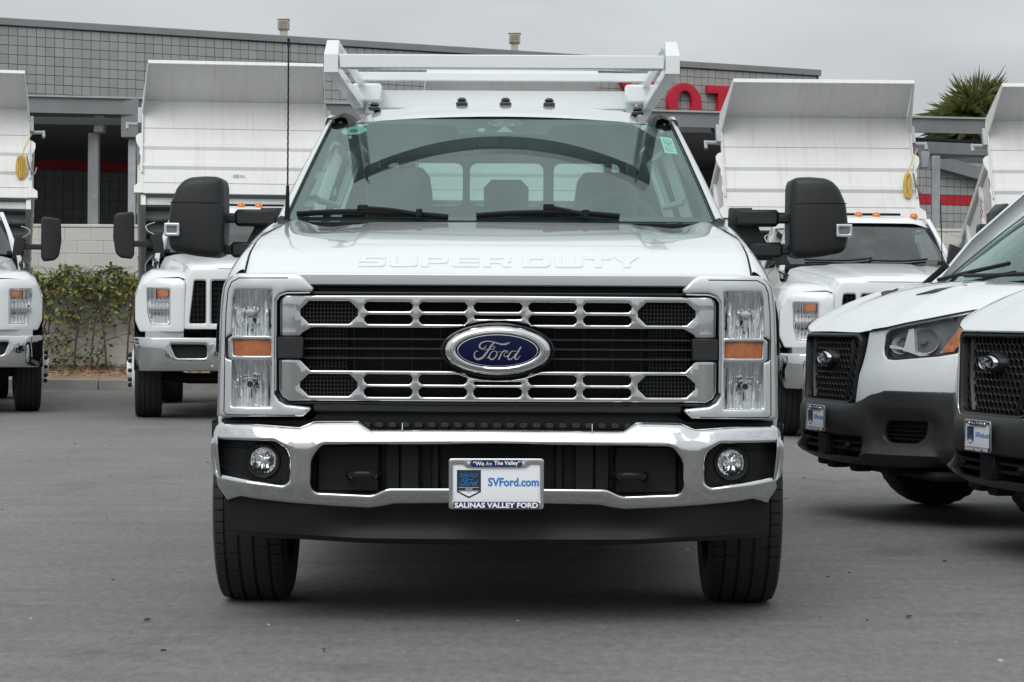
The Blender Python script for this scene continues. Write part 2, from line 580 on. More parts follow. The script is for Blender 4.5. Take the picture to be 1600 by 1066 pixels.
def ribbon(mb, pts, m=0, th=0.002, y=0.0):
    """pen stroke (x, z, width) drawn as a raised ribbon facing -Y"""
    P = smooth_path(pts, 5)
    rows = []
    n = len(P)
    for i, (x, z, w) in enumerate(P):
        a, b = P[max(i - 1, 0)], P[min(i + 1, n - 1)]
        tx, tz = b[0] - a[0], b[1] - a[1]
        l = math.hypot(tx, tz) or 1
        nx, nz_ = -tz / l, tx / l
        h = w / 2
        rows.append([(x - nx * h, y, z - nz_ * h), (x - nx * h * .6, y - th, z - nz_ * h * .6), (x + nx * h * .6, y - th, z + nz_ * h * .6), (x + nx * h, y, z + nz_ * h)])
    mb.loft(rows, m)
    return mb

_SCRIPT = [
    [(525, 298, 14), (505, 345, 26), (440, 378, 30), (388, 345, 46), (392, 285, 44), (450, 238, 32), (540, 216, 28), (640, 224, 30), (740, 250, 36), (850, 280, 44), (940, 274, 46), (1000, 248, 30), (1022, 232, 12)],
    [(715, 240, 26), (650, 285, 44), (585, 380, 48), (525, 470, 52), (450, 560, 52), (360, 596, 46), (292, 570, 44), (270, 510, 38), (288, 450, 28), (335, 420, 20), (352, 434, 12)],
    [(468, 404, 10), (560, 384, 18), (655, 384, 16), (708, 352, 14), (706, 320, 14), (680, 322, 13), (672, 352, 12), (700, 388, 10)],
    [(535, 585, 14), (575, 540, 24), (615, 470, 18)],
    [(705, 420, 20), (640, 445, 26), (592, 530, 44), (612, 592, 40), (675, 592, 36), (735, 525, 40), (752, 450, 34), (712, 420, 20), (770, 442, 12), (840, 428, 14)],
    [(880, 412, 14), (850, 470, 40), (815, 540, 46), (785, 606, 44)],
    [(838, 490, 16), (890, 430, 26), (940, 416, 36), (978, 432, 28), (965, 455, 14), (925, 462, 14), (902, 500, 26), (925, 540, 22), (985, 510, 12)],
    [(1165, 428, 14), (1085, 420, 26), (1015, 485, 44), (985, 560, 44), (1015, 600, 38), (1085, 565, 30), (1150, 470, 20)],
    [(1262, 328, 44), (1212, 410, 48), (1150, 520, 50), (1135, 585, 42), (1185, 590, 28), (1250, 512, 12)],
]
def script_word(mb, width, m=0, th=0.002, y=0.0, cx=0.0, cz=0.0):
    """the maker's script word, traced stroke by stroke; spans 'width'"""
    k = width / 1010.0
    for i, st in enumerate(_SCRIPT):
        ribbon(mb, [(cx + (u - 767) * k, cz - (v - 410) * k, w * k) for u, v, w in st], m, th, y - i * th * .03)
    return mb
# ============================================================ GROUND
def sstep(a, b, x):
    t = min(1, max(0, (x - a) / (b - a))); return t * t * (3 - 2 * t)
def ground_z(x, y):
    return -0.12 * sstep(0.5, 3.0, x) * sstep(15.5, 21.0, y) * (1 - sstep(40, 60, y)) - 0.02 * sstep(1.0, 2.2, x) * sstep(11, 13.5, y) * (1 - sstep(13.5, 17, y))

def asphalt():
    m = bpy.data.materials.new('asphalt'); m.use_nodes = True
    t = m.node_tree; b = t.nodes['Principled BSDF']
    n = t.nodes.new; l = t.links.new
    co = n('ShaderNodeTexCoord')
    def noise(scale, det, sc3=(1, 1, 1), rough=.6):
        mp_ = n('ShaderNodeMapping'); mp_.inputs['Scale'].default_value = sc3
        l(co.outputs['Object'], mp_.inputs[0])
        k = n('ShaderNodeTexNoise'); k.inputs['Scale'].default_value = scale; k.inputs['Detail'].default_value = det
        k.inputs['Roughness'].default_value = rough
        l(mp_.outputs[0], k.inputs[0]); return k.outputs[0]
    def rng_(v, a, b_, c, d):
        r = n('ShaderNodeMapRange'); r.inputs[1].default_value = a; r.inputs[2].default_value = b_
        r.inputs[3].default_value = c; r.inputs[4].default_value = d
        l(v, r.inputs[0]); return r.outputs[0]
    def mul_(a, b_):
        k = n('ShaderNodeMath'); k.operation = 'MULTIPLY'; l(a, k.inputs[0]); l(b_, k.inputs[1]); return k.outputs[0]
    big = rng_(noise(0.35, 6, (1, .55, 1)), .3, .7, .84, 1.14)           # worn and oily areas
    mid = rng_(noise(2.6, 5, (.5, 1.6, 1)), .3, .7, .90, 1.09)           # sweep marks along the lane
    fine = rng_(noise(26, 8, (1, .40, 1), rough=.88), .30, .70, .62, 1.40)              # stone speckle
    grit = rng_(noise(200, 2, rough=.8), .60, .74, 1.0, 2.4)             # bright chips
    stain = rng_(noise(1.3, 4), .58, .70, 1.0, .78)
    v = mul_(mul_(mul_(big, mid), mul_(fine, grit)), stain)
    x = n('ShaderNodeMix'); x.data_type = 'RGBA'; x.blend_type = 'MULTIPLY'; x.inputs[0].default_value = 1
    x.inputs[6].default_value = (0.172, 0.171, 0.165, 1)
    l(v, x.inputs[7]); l(x.outputs[2], b.inputs['Base Color'])
    b.inputs['Roughness'].default_value = 0.72
    b.inputs['Specular IOR Level'].default_value = 0.12
    bp = n('ShaderNodeBump'); bp.inputs['Strength'].default_value = .6; bp.inputs['Distance'].default_value = .006
    l(noise(45, 6, rough=.8), bp.inputs['Height']); l(bp.outputs[0], b.inputs['Normal'])
    return m
ASPH = asphalt()

xs = sorted(set([-600, -300, -150, -80, -40, -25] + [-16 + i * .8 for i in range(41)] + [25, 40, 80, 150, 300, 600]))
ys = sorted(set([-500, -200, -80, -30, -10, 0] + [3 + i * .6 for i in range(75)] + [55, 70, 100, 160, 300, 700, 1500]))
g = MB(); g.loft([[(x, y, ground_z(x, y)) for x in xs] for y in ys])
ground = g.build('ground', ASPH, sharp=60)
tag(ground, 'grey worn asphalt of the truck lot', kind='structure')

# small litter and stones on the asphalt, too many to count
sp = MB()
for i in range(110):
    x, y = rng.uniform(-4, 5), rng.uniform(5.6, 20)
    s_ = rng.choice([.0035, .005, .005, .008])
    sp.box(x - s_, x + s_, y - s_ * rng.uniform(.6, 1.6), y + s_, ground_z(x, y), ground_z(x, y) + s_ * .6, 0, 0 if rng.random() < .45 else 1)
STONE = pmat('pale_grit', (0.45, 0.44, 0.42), .8); STONED = pmat('dark_grit', (0.03, 0.03, 0.03), .8)
tag(sp.build('gravel', [STONE, STONED], sharp=0), 'loose grit scattered on the asphalt', kind='stuff')
# a few dry leaves blown onto the lot
DEBRIS = pmat('dry_leaf', (0.05, 0.045, 0.035), .8)
lf = MB()
for (px, py) in ((230, 971), (1420, 966), (1250, 641), (506, 1019)):
    d = FPX * CAM_H / (py - 494 - (px - 800) * ROLL)
    p = wp(px, py, d); a = rng.uniform(0, 3); q = .022
    lf.add([(p.x - q * math.cos(a), p.y - q * math.sin(a), .004), (p.x + q * .4 * math.sin(a), p.y - q * .4, .014), (p.x + q * math.cos(a), p.y + q * math.sin(a), .006), (p.x - q * .4 * math.sin(a), p.y + q * .4, .012)], [(0, 1, 2, 3)])
tag(lf.build('litter', DEBRIS, sharp=0, recalc=False), 'dry leaf scraps lying on the asphalt', kind='stuff')

# ------------------------------------------------------------ kerb and planting strip
CONC = pmat('kerb_concrete', (0.30, 0.30, 0.28), .85, noise=(4, .18), bump=(90, .5))
KY = 33.6
kb = thing('kerb', (0, KY, 0)); tag(kb, 'grey concrete kerb in front of the planting strip', kind='structure')
kseg = None
for i in range(12):
    x = -13.3 + i * 2.4
    if kseg is None:
        kseg = MB().box(0, 2.388, 0, .16, -.12, .155, .018).mesh('kerb_stone', CONC)
    obj('kerb_stone', kseg, kb, loc=(x, 0, 0))
DIRT = pmat('dry_soil', (0.30, 0.20, 0.12), .95, noise=(7, .45), bump=(40, 1.0))
dm = MB()
rows = []
for j in range(9):
    rows.append([(-13.4 + i * .3, KY + .155 + j * .19, .135 + .20 * (j / 8) + rng.uniform(-.018, .018)) for i in range(98)])
dm.loft(rows)
tag(dm.build('soil_strip', DIRT, sharp=0), 'strip of dry brown soil behind the kerb', kind='structure')
# dry leaves on the soil under the hedge
LEAFM = pmat('dry_leaf_mulch', (0.11, 0.06, 0.035), .9, noise=(9, .5))
dl = MB()
for i in range(900):
    x = rng.uniform(-8.2, -4.4); y = KY + .3 + 1.15 * rng.random() ** .6; z = .15 + .20 * (y - KY - .15) / 1.5 + .012
    a = rng.uniform(0, 6.28); q = rng.uniform(.02, .045)
    dl.add([(x - q * math.cos(a), y - q * math.sin(a), z), (x + q * .5 * math.sin(a), y - q * .5 * math.cos(a), z + rng.uniform(0, .02)), (x + q * math.cos(a), y + q * math.sin(a), z), (x - q * .5 * math.sin(a), y + q * .5 * math.cos(a), z + rng.uniform(0, .02))], [(0, 1, 2, 3)])
tag(dl.build('leaf_mulch', LEAFM, sharp=0, merge=False, recalc=False), 'brown fallen leaves on the soil under the hedge', kind='stuff')

# ------------------------------------------------------------ pale block wall
BLK = pmat('pale_block', (0.54, 0.53, 0.50), .85, noise=(1.1, .14), bump=(120, .4), rand=.04)
MORT = pmat('wall_mortar', (0.50, 0.49, 0.465), .9, noise=(3, .1))
WY = 35.1
wall = thing('block_wall', (0, WY, 0.1), 0, 'low pale concrete block wall behind the hedge', 'wall')
bw = MB(); bw.box(-13.5, 12.0, .0055, .19, -.2, 2.33)
bw.build('wall_core', MORT, wall, sharp=0)
blk = MB().box(0, .394, 0, .05, 0, .194, .005).mesh('block', BLK, sharp=0)
rest = MB()
for r_ in range(12):
    z = -.05 + r_ * .2
    for c_ in range(64):
        x = -13.5 + c_ * .4 - (.2 if r_ % 2 else 0)
        dy = rng.uniform(-.0025, .0025)
        if -8.2 < x < -4.2:
            obj('block', blk, wall, loc=(x, dy, z))
        elif x < 11.6:
            rest.box(x, x + .394, dy, dy + .05, z, z + .194, .005)
cap = MB().box(-13.6, 12.1, -.006, .196, 2.352, 2.40, .008)
rest.build('block_field', BLK, wall, sharp=0, merge=False, kind='stuff')
cap.build('wall_cap', BLK, wall, sharp=0)

# ------------------------------------------------------------ hedge trained against the wall
LEAVES = [pmat('leaf_green', (0.20, 0.24, 0.068), .55, rand=.1), pmat('leaf_dark', (0.105, 0.14, 0.048), .55), pmat('leaf_yellow', (0.30, 0.23, 0.06), .6), pmat('leaf_red', (0.15, 0.05, 0.028), .6)]
TWIG = pmat('twig_bark', (0.11, 0.085, 0.065), .9, noise=(20, .3))
def leaf_quad(mb, p, q, m, flat=None):
    d = Vector((rng.uniform(-1, 1), rng.uniform(-1, .6), rng.uniform(-1, .5))); d.normalize()
    u = d.cross(Vector((rng.uniform(-1, 1), rng.uniform(-1, 1), rng.uniform(-1, 1)))); u.normalize()
    mb.add([p, p + d * q * .5 + u * q * .30, p + d * q, p + d * q * .5 - u * q * .30], [(0, 1, 2, 3)], m)

def hedge(name, x0, x1, label):
    h = thing(name, (0, WY, 0.2), 0, label, 'hedge', 'hedges along the block wall')
    tw = MB(); lv = MB()
    def dens(x, z):
        # leaf cover seen in the photo: full band on top, open lower right
        t = (x - x0) / (x1 - x0)
        if z > 1.2: return 1.6
        if z > .80: return .50 - .5 * max(0, t - .45)
        return (.34 - .15 * z) * (1 - .97 * sstep(.2, .6, t))
    stems = []
    for i in range(7):
        bx = x0 + (x1 - x0) * (.05 + .62 * i / 6) + rng.uniform(-.1, .1)
        lean = rng.uniform(-.25, .45)
        pts = [(bx, -.25, -.1), (bx + lean * .2, -.28, .5), (bx + lean * .6, -.22, 1.0), (bx + lean * 1.0, -.2, 1.55)]
        stems.append(smooth_path(pts, 4)); tw.tube(smooth_path(pts, 4), [.018 - .010 * k / 12 for k in range(13)], 5)
    for i in range(95):
        st = rng.choice(stems); p = Vector(rng.choice(st[3:]))
        e = p + Vector((rng.uniform(-.55, .75), rng.uniform(-.15, .08), rng.uniform(-.25, .5)))
        e.z = min(e.z, 1.62); mid = (p + e) / 2 + Vector((0, 0, rng.uniform(.0, .12)))
        tw.tube([p, mid, e], [.007, .005, .003], 4, caps=False)
    n = 0
    while n < int(3300 * (x1 - x0)):
        x = rng.uniform(x0, x1); z = rng.uniform(0, 1.68)
        cl = math.sin(x * 7.3 + z * 4.1) * math.sin(z * 8.7 - x * 3.3) * .5 + .5
        n += 1
        if rng.random() > dens(x, z) * (.30 + .9 * cl): continue
        if z > 1.6 + .07 * math.sin(x * 9): continue
        p = Vector((x + rng.gauss(0, .02), -.22 + rng.gauss(0, .11), z))
        yel = .20 + .35 * (1 if 1.15 < z < 1.5 and (x - x0) / (x1 - x0) > .5 else 0)
        rr = rng.random()
        mi = 2 if rr < yel * .55 else (3 if rr < yel * .75 else (1 if rr < .62 else 0))
        leaf_quad(lv, p, rng.uniform(.055, .11), mi)
    tw.build('stem', TWIG, h)
    lv.build('foliage', LEAVES, h, sharp=0, merge=False, recalc=False, kind='stuff')
hedge('hedge', -7.5, -4.55, 'straggly green and yellowing hedge against the pale block wall')

# ============================================================ BACK BUILDING: tiled parapet over a deep service bay
TILE = pmat('grey_split_block', (0.33, 0.345, 0.335), .85, noise=(.9, .12), bump=(160, .5), rand=.085)
JOINT = pmat('block_joint', (0.11, 0.115, 0.115), .9)
COPING = pmat('coping_metal', (0.23, 0.24, 0.245), .5, noise=(2, .1))
TILER = pmat('red_glazed_block', (0.42, 0.014, 0.03), .45, rand=.06)
# two ends of the parapet face, at the distances its block size implies
PA = wp(-30, 25.5, 48.4); PB = wp(1280, 103, 58.0)
ztop = PA.z
ax = Vector((PB.x - PA.x, PB.y - PA.y, 0)); LEN = ax.length; ax.normalize()
ang = math.atan2(ax.y, ax.x)
bld = thing('showroom_building', (PA.x, PA.y, 0), ang, 'long grey block building with red letters over a dark service bay', 'building')
T_ = 0.2012
zbot = 5.20
pb = MB(); pb.box(0, LEN, .02, .4, zbot, ztop - .05)
pb.build('parapet_wall', JOINT, bld, sharp=0)
cp = MB(); cp.box(-.05, LEN + .04, -.05, .45, ztop - .16, ztop, .012)
cp.build('coping', COPING, bld)
tile_me = MB().box(0, T_ - .011, 0, .04, 0, T_ - .011, .004).mesh('block', TILE, sharp=0)
rest = MB(); cnt = 0
ncol = int(LEN / T_) + 1
nrow = int((ztop - .17 - zbot) / T_)
order = []
for c_ in range(ncol):
    for r_ in range(nrow):
        order.append((c_, r_))
LETTER_COLS = ncol
for c_, r_ in order:
    x = c_ * T_; z = ztop - .17 - (r_ + 1) * T_
    if x + T_ > LEN: continue
    dy = rng.uniform(0, .004)
    vis = (r_ < 7 and c_ < 36) or (r_ < 3 and c_ > LEN / T_ - 16)
    if vis and cnt < 300:
        obj('block', tile_me, bld, loc=(x, dy, z)); cnt += 1
    else:
        rest.box(x, x + T_ - .011, dy, dy + .04, z, z + T_ - .011, .004)
rest.build('block_field', TILE, bld, sharp=0, merge=False, kind='stuff')
# side return of the building and its flat roof
sd = MB(); sd.box(LEN - .02, LEN + .0, .41, 14, 0, ztop - .17); sd.build('end_wall', TILE, bld, sharp=0)
rf = MB(); rf.box(-2, LEN - .05, .46, 14, ztop - 1.0, ztop - .6); rf.build('roof', GREYS, bld, sharp=0)

# big red letters standing on the canopy edge in front of the parapet
sign = thing('roof_sign', (0, 0, 0), 0, 'big red letters TOYOTA on the grey parapet', 'sign')
LD = 50.5
def letter_place(px): # along the parapet face
    # intersect the view ray with the parapet plane
    rx = (px - 800) / FPX
    s_ = (PA.x - PA.y * rx) / (rx * ax.y - ax.x) if abs(rx * ax.y - ax.x) > 1e-9 else 0
    return s_
nrm = Vector((ax.y, -ax.x, 0))
sign.location = (PA.x + nrm.x * .06, PA.y + nrm.y * .06, 0); sign.rotation_euler = (0, 0, ang)
def sheet_letter(name, out_, holes=()):
    b = MB(); b.sheet(out_, holes, fy=-.12, step=.15, thick=.14, rnd=.006)
    o = b.build(name, RED, sign); return o
zt_l = 6.88; Hh = 1.02
zb = zt_l - Hh
def s_at(px): return letter_place(px)
s0 = s_at(1037); s1 = s_at(1089)
wO = s1 - s0
def lo_O(c): return ellipse(c, zt_l - Hh / 2, wO / 2, Hh / 2, 36), [ellipse(c, zt_l - Hh / 2, wO / 2 - .26, Hh / 2 - .19, 36)]
cO = (s0 + s1) / 2
pit = s_at(1120) - cO
def lo_T(c, w=.86): return [(c - w / 2, zt_l - .02), (c - w / 2, zt_l - .22), (c - .13, zt_l - .22), (c - .13, zb), (c + .13, zb), (c + .13, zt_l - .22), (c + w / 2, zt_l - .22), (c + w / 2, zt_l - .02)]
def lo_Y(c, w=.94): return [(c - w / 2, zt_l - .02), (c - .13, zb + .42), (c - .13, zb), (c + .13, zb), (c + .13, zb + .42), (c + w / 2, zt_l - .02), (c + w / 2 - .27, zt_l - .02), (c, zb + .62), (c - w / 2 + .27, zt_l - .02)]
o_, h_ = lo_O(cO); sheet_letter('letter_o', o_, h_)
sheet_letter('letter_t', lo_T(s_at(1122)))
sheet_letter('letter_y', lo_Y(s_at(988)))
c2 = s_at(905); o_, h_ = lo_O(c2); sheet_letter('letter_o', o_, h_)
sheet_letter('letter_t', lo_T(s_at(842)))
A_ = s_at(1186)
sheet_letter('letter_a', [(A_ - .48, zb), (A_ - .13, zt_l - .02), (A_ + .13, zt_l - .02), (A_ + .48, zb), (A_ + .22, zb), (A_ + .12, zb + .26), (A_ - .12, zb + .26), (A_ - .22, zb)], [[(A_ - .06, zb + .44), (A_ + .06, zb + .44), (A_, zb + .66)]])
# the oval emblem left of the letters (only its top shows)
e = MB(); ce = s_at(757); ze_ = 6.38
e.sheet(ellipse(ce, ze_, .78, .60, 44), [ellipse(ce, ze_, .62, .46, 40)], fy=-.10, step=.2, thick=.10, rnd=.01)
e.build('oval_emblem', RED, sign)

# service bay: deep recess with a ceiling, tiled back wall and a red band
RB = 7.0
bay = MB()
bay.box(-6, LEN + 2, RB + .02, RB + .3, 0, 5.3)
bay.build('bay_back_wall', JOINT, bld, sharp=0)
BAYT = pmat('bay_block', (0.24, 0.25, 0.245), .9, noise=(3, .12), rand=.05)
bt = .235
bay_me = MB().box(0, bt - .012, 0, .03, 0, bt - .012, 0).mesh('bay_block', BAYT, sharp=0)
bay_red = MB().box(0, .93, -.003, .03, 0, .245, 0).mesh('red_band', TILER, sharp=0)
restb = MB()
for c_ in range(-24, int((LEN + 2) / bt)):
    for r_ in range(20):
        z = .2 + r_ * bt; x = c_ * bt
        if z > 4.45: continue
        if c_ < -2 and c_ > -24 and z > 1.4 and False: pass
        if 0 <= c_ < 19 and z > 2.6: obj('bay_block', bay_me, bld, loc=(x, RB, z))
        else: restb.box(x, x + bt - .012, RB, RB + .03, z, z + bt - .012)
restb.build('bay_block_field', BAYT, bld, sharp=0, merge=False, kind='stuff')
for i in range(-6, 21):
    obj('red_band', bay_red, bld, loc=(i * .94, RB - .008, 4.68))
rib = MB()
for i in range(-30, 130):
    rib.box(i * .16, i * .16 + .10, -5.8, RB - .05, 5.14, 5.2)
rib.build('deck_rib', BAYT, bld, sharp=0, merge=False, kind='stuff')
ceil_ = MB(); ceil_.box(-6, LEN + 1, -5.9, RB + .3, 5.201, 5.26); 
ceil_.build('bay_ceiling', DARK, bld, sharp=0)
bs = MB()
for x in (-6, 9.6, LEN + 1): bs.box(x, x + .25, 0 if x < 9 else .5, RB, 0, 5.13)
bs.build('bay_partition', BAYT, bld, sharp=0)

# roof vents
def roof_vent(px, py0, py1, d, w, lab):
    p = wp(px, py1, d); q = wp(px, py0, d)
    v = thing('roof_vent', (p.x, p.y, p.z), 0, lab, 'roof vent', 'square vents on the flat roof')
    hgt = q.z - p.z
    b = MB(); b.box(-w * .32, w * .32, -w * .32, w * .32, -.9, hgt * .35); b.build('duct', VENTM, v)
    b = MB(); b.box(-w / 2, w / 2, -w / 2, w / 2, hgt * .3, hgt * .93, .01); b.build('vent_hood', VENTM, v)
    b = MB(); b.box(-w * .56, w * .56, -w * .56, w * .56, hgt * .93 + .001, hgt, .01); b.build('cap', VENTM, v)
    b = MB()
    for i in range(4): b.box(-w / 2 + .03, w / 2 - .03, -w / 2 - .012, -w / 2 - .002, hgt * (.38 + i * .13), hgt * (.42 + i * .13))
    b.build('louvre', GREYS, v, sharp=0)
VENTM = pmat('vent_sheet_metal', (0.42, 0.37, 0.30), .6, noise=(6, .25))
roof_vent(443, 30, 54, 56, .27, 'tan square roof vent above the left dump truck')
roof_vent(804, 52, 75, 57, .28, 'tan square roof vent above the middle of the roof')

# ------------------------------------------------------------ steel canopy in front of the building
can = thing('steel_canopy', (0, 0, 0), 0, 'grey steel canopy frame with a long beam over the trucks', 'canopy')
CA = wp(-40, 147.5, 42.0); CB = wp(1556, 186, 46.6)
def cbeam(mb, a, b, h, w=.12, m=0):
    a, b = Vector(a), Vector(b)
    mb.beam(a - Vector((0, 0, h / 2)), b - Vector((0, 0, h / 2)), .02, h, 0, m)
    dd = (b - a).normalized(); sd_ = dd.cross(Vector((0, 0, 1)))
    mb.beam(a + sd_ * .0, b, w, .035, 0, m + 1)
    mb.beam(a - Vector((0, 0, h)), b - Vector((0, 0, h)), w, .03, 0, m)
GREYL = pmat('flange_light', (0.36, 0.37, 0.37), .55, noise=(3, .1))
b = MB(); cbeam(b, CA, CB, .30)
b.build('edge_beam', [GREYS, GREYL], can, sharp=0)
# second purlin under and behind the beam
b = MB(); b.beam(CA + Vector((0, .6, -.42)), wp(1112, 196, 45.6) + Vector((0, .4, -.05)), .1, .14)
b.build('purlin', pmat('dark_steel', (0.09, 0.098, 0.10), .6), can, sharp=0)
# bracket block and posts on the left
def post(px, pt, pbm, d, w, mt=GALV, name='post'):
    t = wp(px, pt, d)
    b = MB(); b.box(t.x - w / 2, t.x + w / 2, d - w / 2, d + w / 2, -.02, t.z, .01); b.build(name, mt, can)
post(147, 208, 0, 44.5, .205)
q = wp(157, 181, 44.4); b = MB(); b.box(q.x - .10, q.x + .09, 44.2, 44.5, q.z - .34, q.z, .015); b.build('junction_box', GALV, can)
q = wp(203, 152, 42.7); b = MB(); b.box(q.x - .15, q.x + .18, 42.6, 43.0, q.z - .76, q.z - .02, .01); b.build('corner_bracket', GREYS, can)
post(207, 217, 0, 42.9, .14)
# short beams, low roof and post on the right
b = MB(); p0, p1 = wp(1395, 224, 52), wp(1519, 229, 54)
b.beam(p0 - Vector((0, 0, .13)), p1 - Vector((0, 0, .13)), 1.6, .26)
b.build('low_roof', GREYS, can, sharp=0)
post(1462, 244, 0, 47.5, .16)
q = wp(1446, 237, 47.6); b = MB(); b.box(q.x - .09, q.x + .08, 47.55, 47.9, q.z - .34, q.z, .012); b.build('junction_box', GALV, can)
q = wp(1560, 186, 46.4); b = MB(); b.box(q.x - .07, q.x + .07, 46.2, 46.5, q.z - .40, q.z + .02, .008); b.build('corner_bracket', GALV, can)
post(1563, 205, 0, 46.7, .14)

# ------------------------------------------------------------ right-hand building with sloping fascia
SB0, SB1 = wp(1405, 300, 58), wp(1640, 306, 60)
dx = Vector((SB1.x - SB0.x, SB1.y - SB0.y, 0)); L2 = dx.length; a2 = math.atan2(dx.y, dx.x)
b2 = thing('service_annex', (SB0.x, SB0.y, 0), a2, 'small grey block building with a red band and sloping eave', 'building')
def zat(py, d): return CAM_H + (494 - py) / FPX * d
b = MB(); b.box(0, L2, .03, .35, 0, 5.3); b.build('wall', JOINT, b2, sharp=0)
zs0, zs1 = zat(305 - 4.5, 58.5), zat(321 - 4.5, 58.5)
t2 = .212
me2 = MB().box(0, t2 - .012, 0, .04, 0, t2 - .012, .004).mesh('block', TILE, sharp=0)
me2r = MB().box(0, t2 * 2 - .008, 0, .04, 0, zs0 - zs1 - .01, .004).mesh('red_block', TILER, sharp=0)
rest = MB(); k = 0
for c_ in range(int(L2 / t2)):
    for r_ in range(25):
        x = c_ * t2
        if r_ < 13: z = zs1 - (r_ + 1) * t2
        else: z = zs0 + (r_ - 13) * t2
        if z < 0 or z > 5.0: continue
        if c_ < 14 and z > 2.3 and k < 290:
            obj('block', me2, b2, loc=(x, rng.uniform(0, .004), z)); k += 1
        else: rest.box(x, x + t2 - .012, 0, .04, z, z + t2 - .012, .004)
rest.build('block_field', TILE, b2, sharp=0, merge=False, kind='stuff')
for i in range(int(L2 / t2 / 2)): obj('red_block', me2r, b2, loc=(i * t2 * 2, -.004, zs1))
# sloping fascia board, running down to the right
b = MB()
f0, f1 = zat(244 - 5, 58.3), zat(273 - 5.3, 58.3)
xa, xb = .95, 3.3
b.add([(xa, -.30, f0), (xb + 1, -.30, f1 - (f0 - f1) * .42), (xb + 1, -.30, f1 - (f0 - f1) * .42 - .33), (xa, -.30, f0 - .33),
       (xa, 3, f0), (xb + 1, 3, f1 - (f0 - f1) * .42), (xb + 1, 3, f1 - (f0 - f1) * .42 - .33), (xa, 3, f0 - .33)],
      [(0, 1, 2, 3), (4, 5, 6, 7), (0, 1, 5, 4), (3, 2, 6, 7), (0, 3, 7, 4), (1, 2, 6, 5)])
b.build('eave_board', GREYS, b2, sharp=0)

# ------------------------------------------------------------ fan palm behind
def palm(px, py, d):
    c = wp(px, py, d)
    p = thing('palm_tree', (c.x, d, 0), 0, 'fan palm with dead brown skirt behind the right canopy', 'palm tree')
    PT = pmat('palm_trunk', (0.12, 0.09, 0.065), .95, noise=(9, .3)); PG = pmat('palm_leaf', (0.085, 0.10, 0.03), .55, rand=.1)
    PG2 = pmat('palm_leaf_light', (0.16, 0.165, 0.055), .55); PD = pmat('dead_palm_leaf', (0.20, 0.145, 0.075), .9)
    zc = c.z
    t = MB(); t.lathe([(.34, 0), (.26, .6), (.22, zc * .5), (.24, zc - 1.0), (.30, zc - .3), (.1, zc + .1)], (0, 0, 0), 'z', 14)
    for i in range(70):
        a = rng.uniform(0, 6.28); z = rng.uniform(zc - 1.2, zc - .1)
        t.beam((math.cos(a) * .2, math.sin(a) * .2, z), (math.cos(a) * .42, math.sin(a) * .42, z + .22), .05, .03)
    t.build('trunk', PT, p)
    gr = MB(); dd = MB()
    def fan(mb, a, el, ln, m, droop, nb=17, bl=.95):
        d0 = Vector((math.cos(a) * math.cos(el), math.sin(a) * math.cos(el), math.sin(el)))
        s = d0.cross(Vector((0, 0, 1)))
        if s.length < .05: s = Vector((1, 0, 0))
        s.normalize(); up = s.cross(d0)
        o = Vector((0, 0, zc)); tip = o + d0 * ln
        mb.tube([o, o + d0 * ln * .5 + up * .03, tip], [.02, .016, .012], 4, m, False)
        for i in range(nb):
            t_ = (i / (nb - 1) - .5) * 2
            b_ = t_ * 1.15
            q = d0 * math.cos(b_) + s * math.sin(b_) + up * rng.uniform(-.06, .10)
            q.normalize()
            L_ = bl * (1 - .28 * abs(t_)) * rng.uniform(.85, 1.08)
            w = .027
            side = q.cross(up); side.normalize()
            m1 = tip + q * L_ * .55; e_ = tip + q * L_ + Vector((0, 0, -droop * L_ * rng.uniform(.3, 1.2)))
            mb.add([tip, m1 + side * w, e_, m1 - side * w], [(0, 1, 2), (0, 2, 3)], m)
    for i in range(50):
        el = rng.uniform(-.25, 1.45); a = rng.uniform(0, 6.28)
        fan(gr, a, el, rng.uniform(.45, .95), 0 if rng.random() < .62 else 1, .18 if el > .5 else .45, 15, 1.35)
    for i in range(60):
        fan(dd, rng.uniform(0, 6.28), rng.uniform(-1.3, -.35), rng.uniform(.4, 1.0), 0, .6, 11, .9)
    gr.build('crown', [PG, PG2], p, sharp=0, merge=False, recalc=False)
    dd.build('dead_fronds', PD, p, sharp=0, merge=False, recalc=False)
palm(1524, 200, 72)
# ============================================================ MAIN TRUCK (front bumper plane at y = 0, local x to the viewer's right)
HX, HY = -0.05, 8.0
hero = thing('work_truck', (HX, HY, 0), 0, 'white work truck with chrome grille and ladder rack, facing the camera at the centre', 'truck')

def hq(px, py, dep):
    p = wp(px, py, HY + dep)
    return (p.x - HX, p.z)
def hl(pts, dep): return [hq(a, b, dep) for a, b in pts]
def par(lists): return lists
CX, CZE = 0.0, hq(777.5, 547, .08)[1]

# ---- chrome bumper
def fyb(x, z):
    a = abs(x)
    y = .012 * a * a + .13 * max(0, (a - .78) / .26) ** 2.2
    if z > .69: y += 7.0 * (z - .69) ** 2
    y += .12 * max(0, .66 - z)
    if z < .52: y += .45 * (.52 - z)
    # horizontal crease: upper face leans back, lower face stands upright
    y += .018 * sstep(.66, .70, z)
    return y
half = hl([(777.5, 790), (702, 790), (616, 791), (597, 795), (576, 798), (520, 795), (457, 790), (400, 783), (374, 779), (350, 786), (334, 762), (329, 715), (327, 678), (331, 668), (341, 661.5), (400, 662), (468, 667), (490, 657), (560, 656.5), (580, 671), (777.5, 671)], .04)
half = [(min(0, x), z) for x, z in half]; half[0] = (0, half[0][1]); half[-1] = (0, half[-1][1])
fog = rp(hl([(334, 689), (430, 689), (448, 702), (453, 715), (451, 752), (443, 758), (337, 741), (333, 715)], .04), .012, 3)
mid = hl([(777.5, 762), (702, 762), (604, 762), (582, 773), (492, 769), (486, 758), (489, 716), (505, 695), (777.5, 694)], .04)
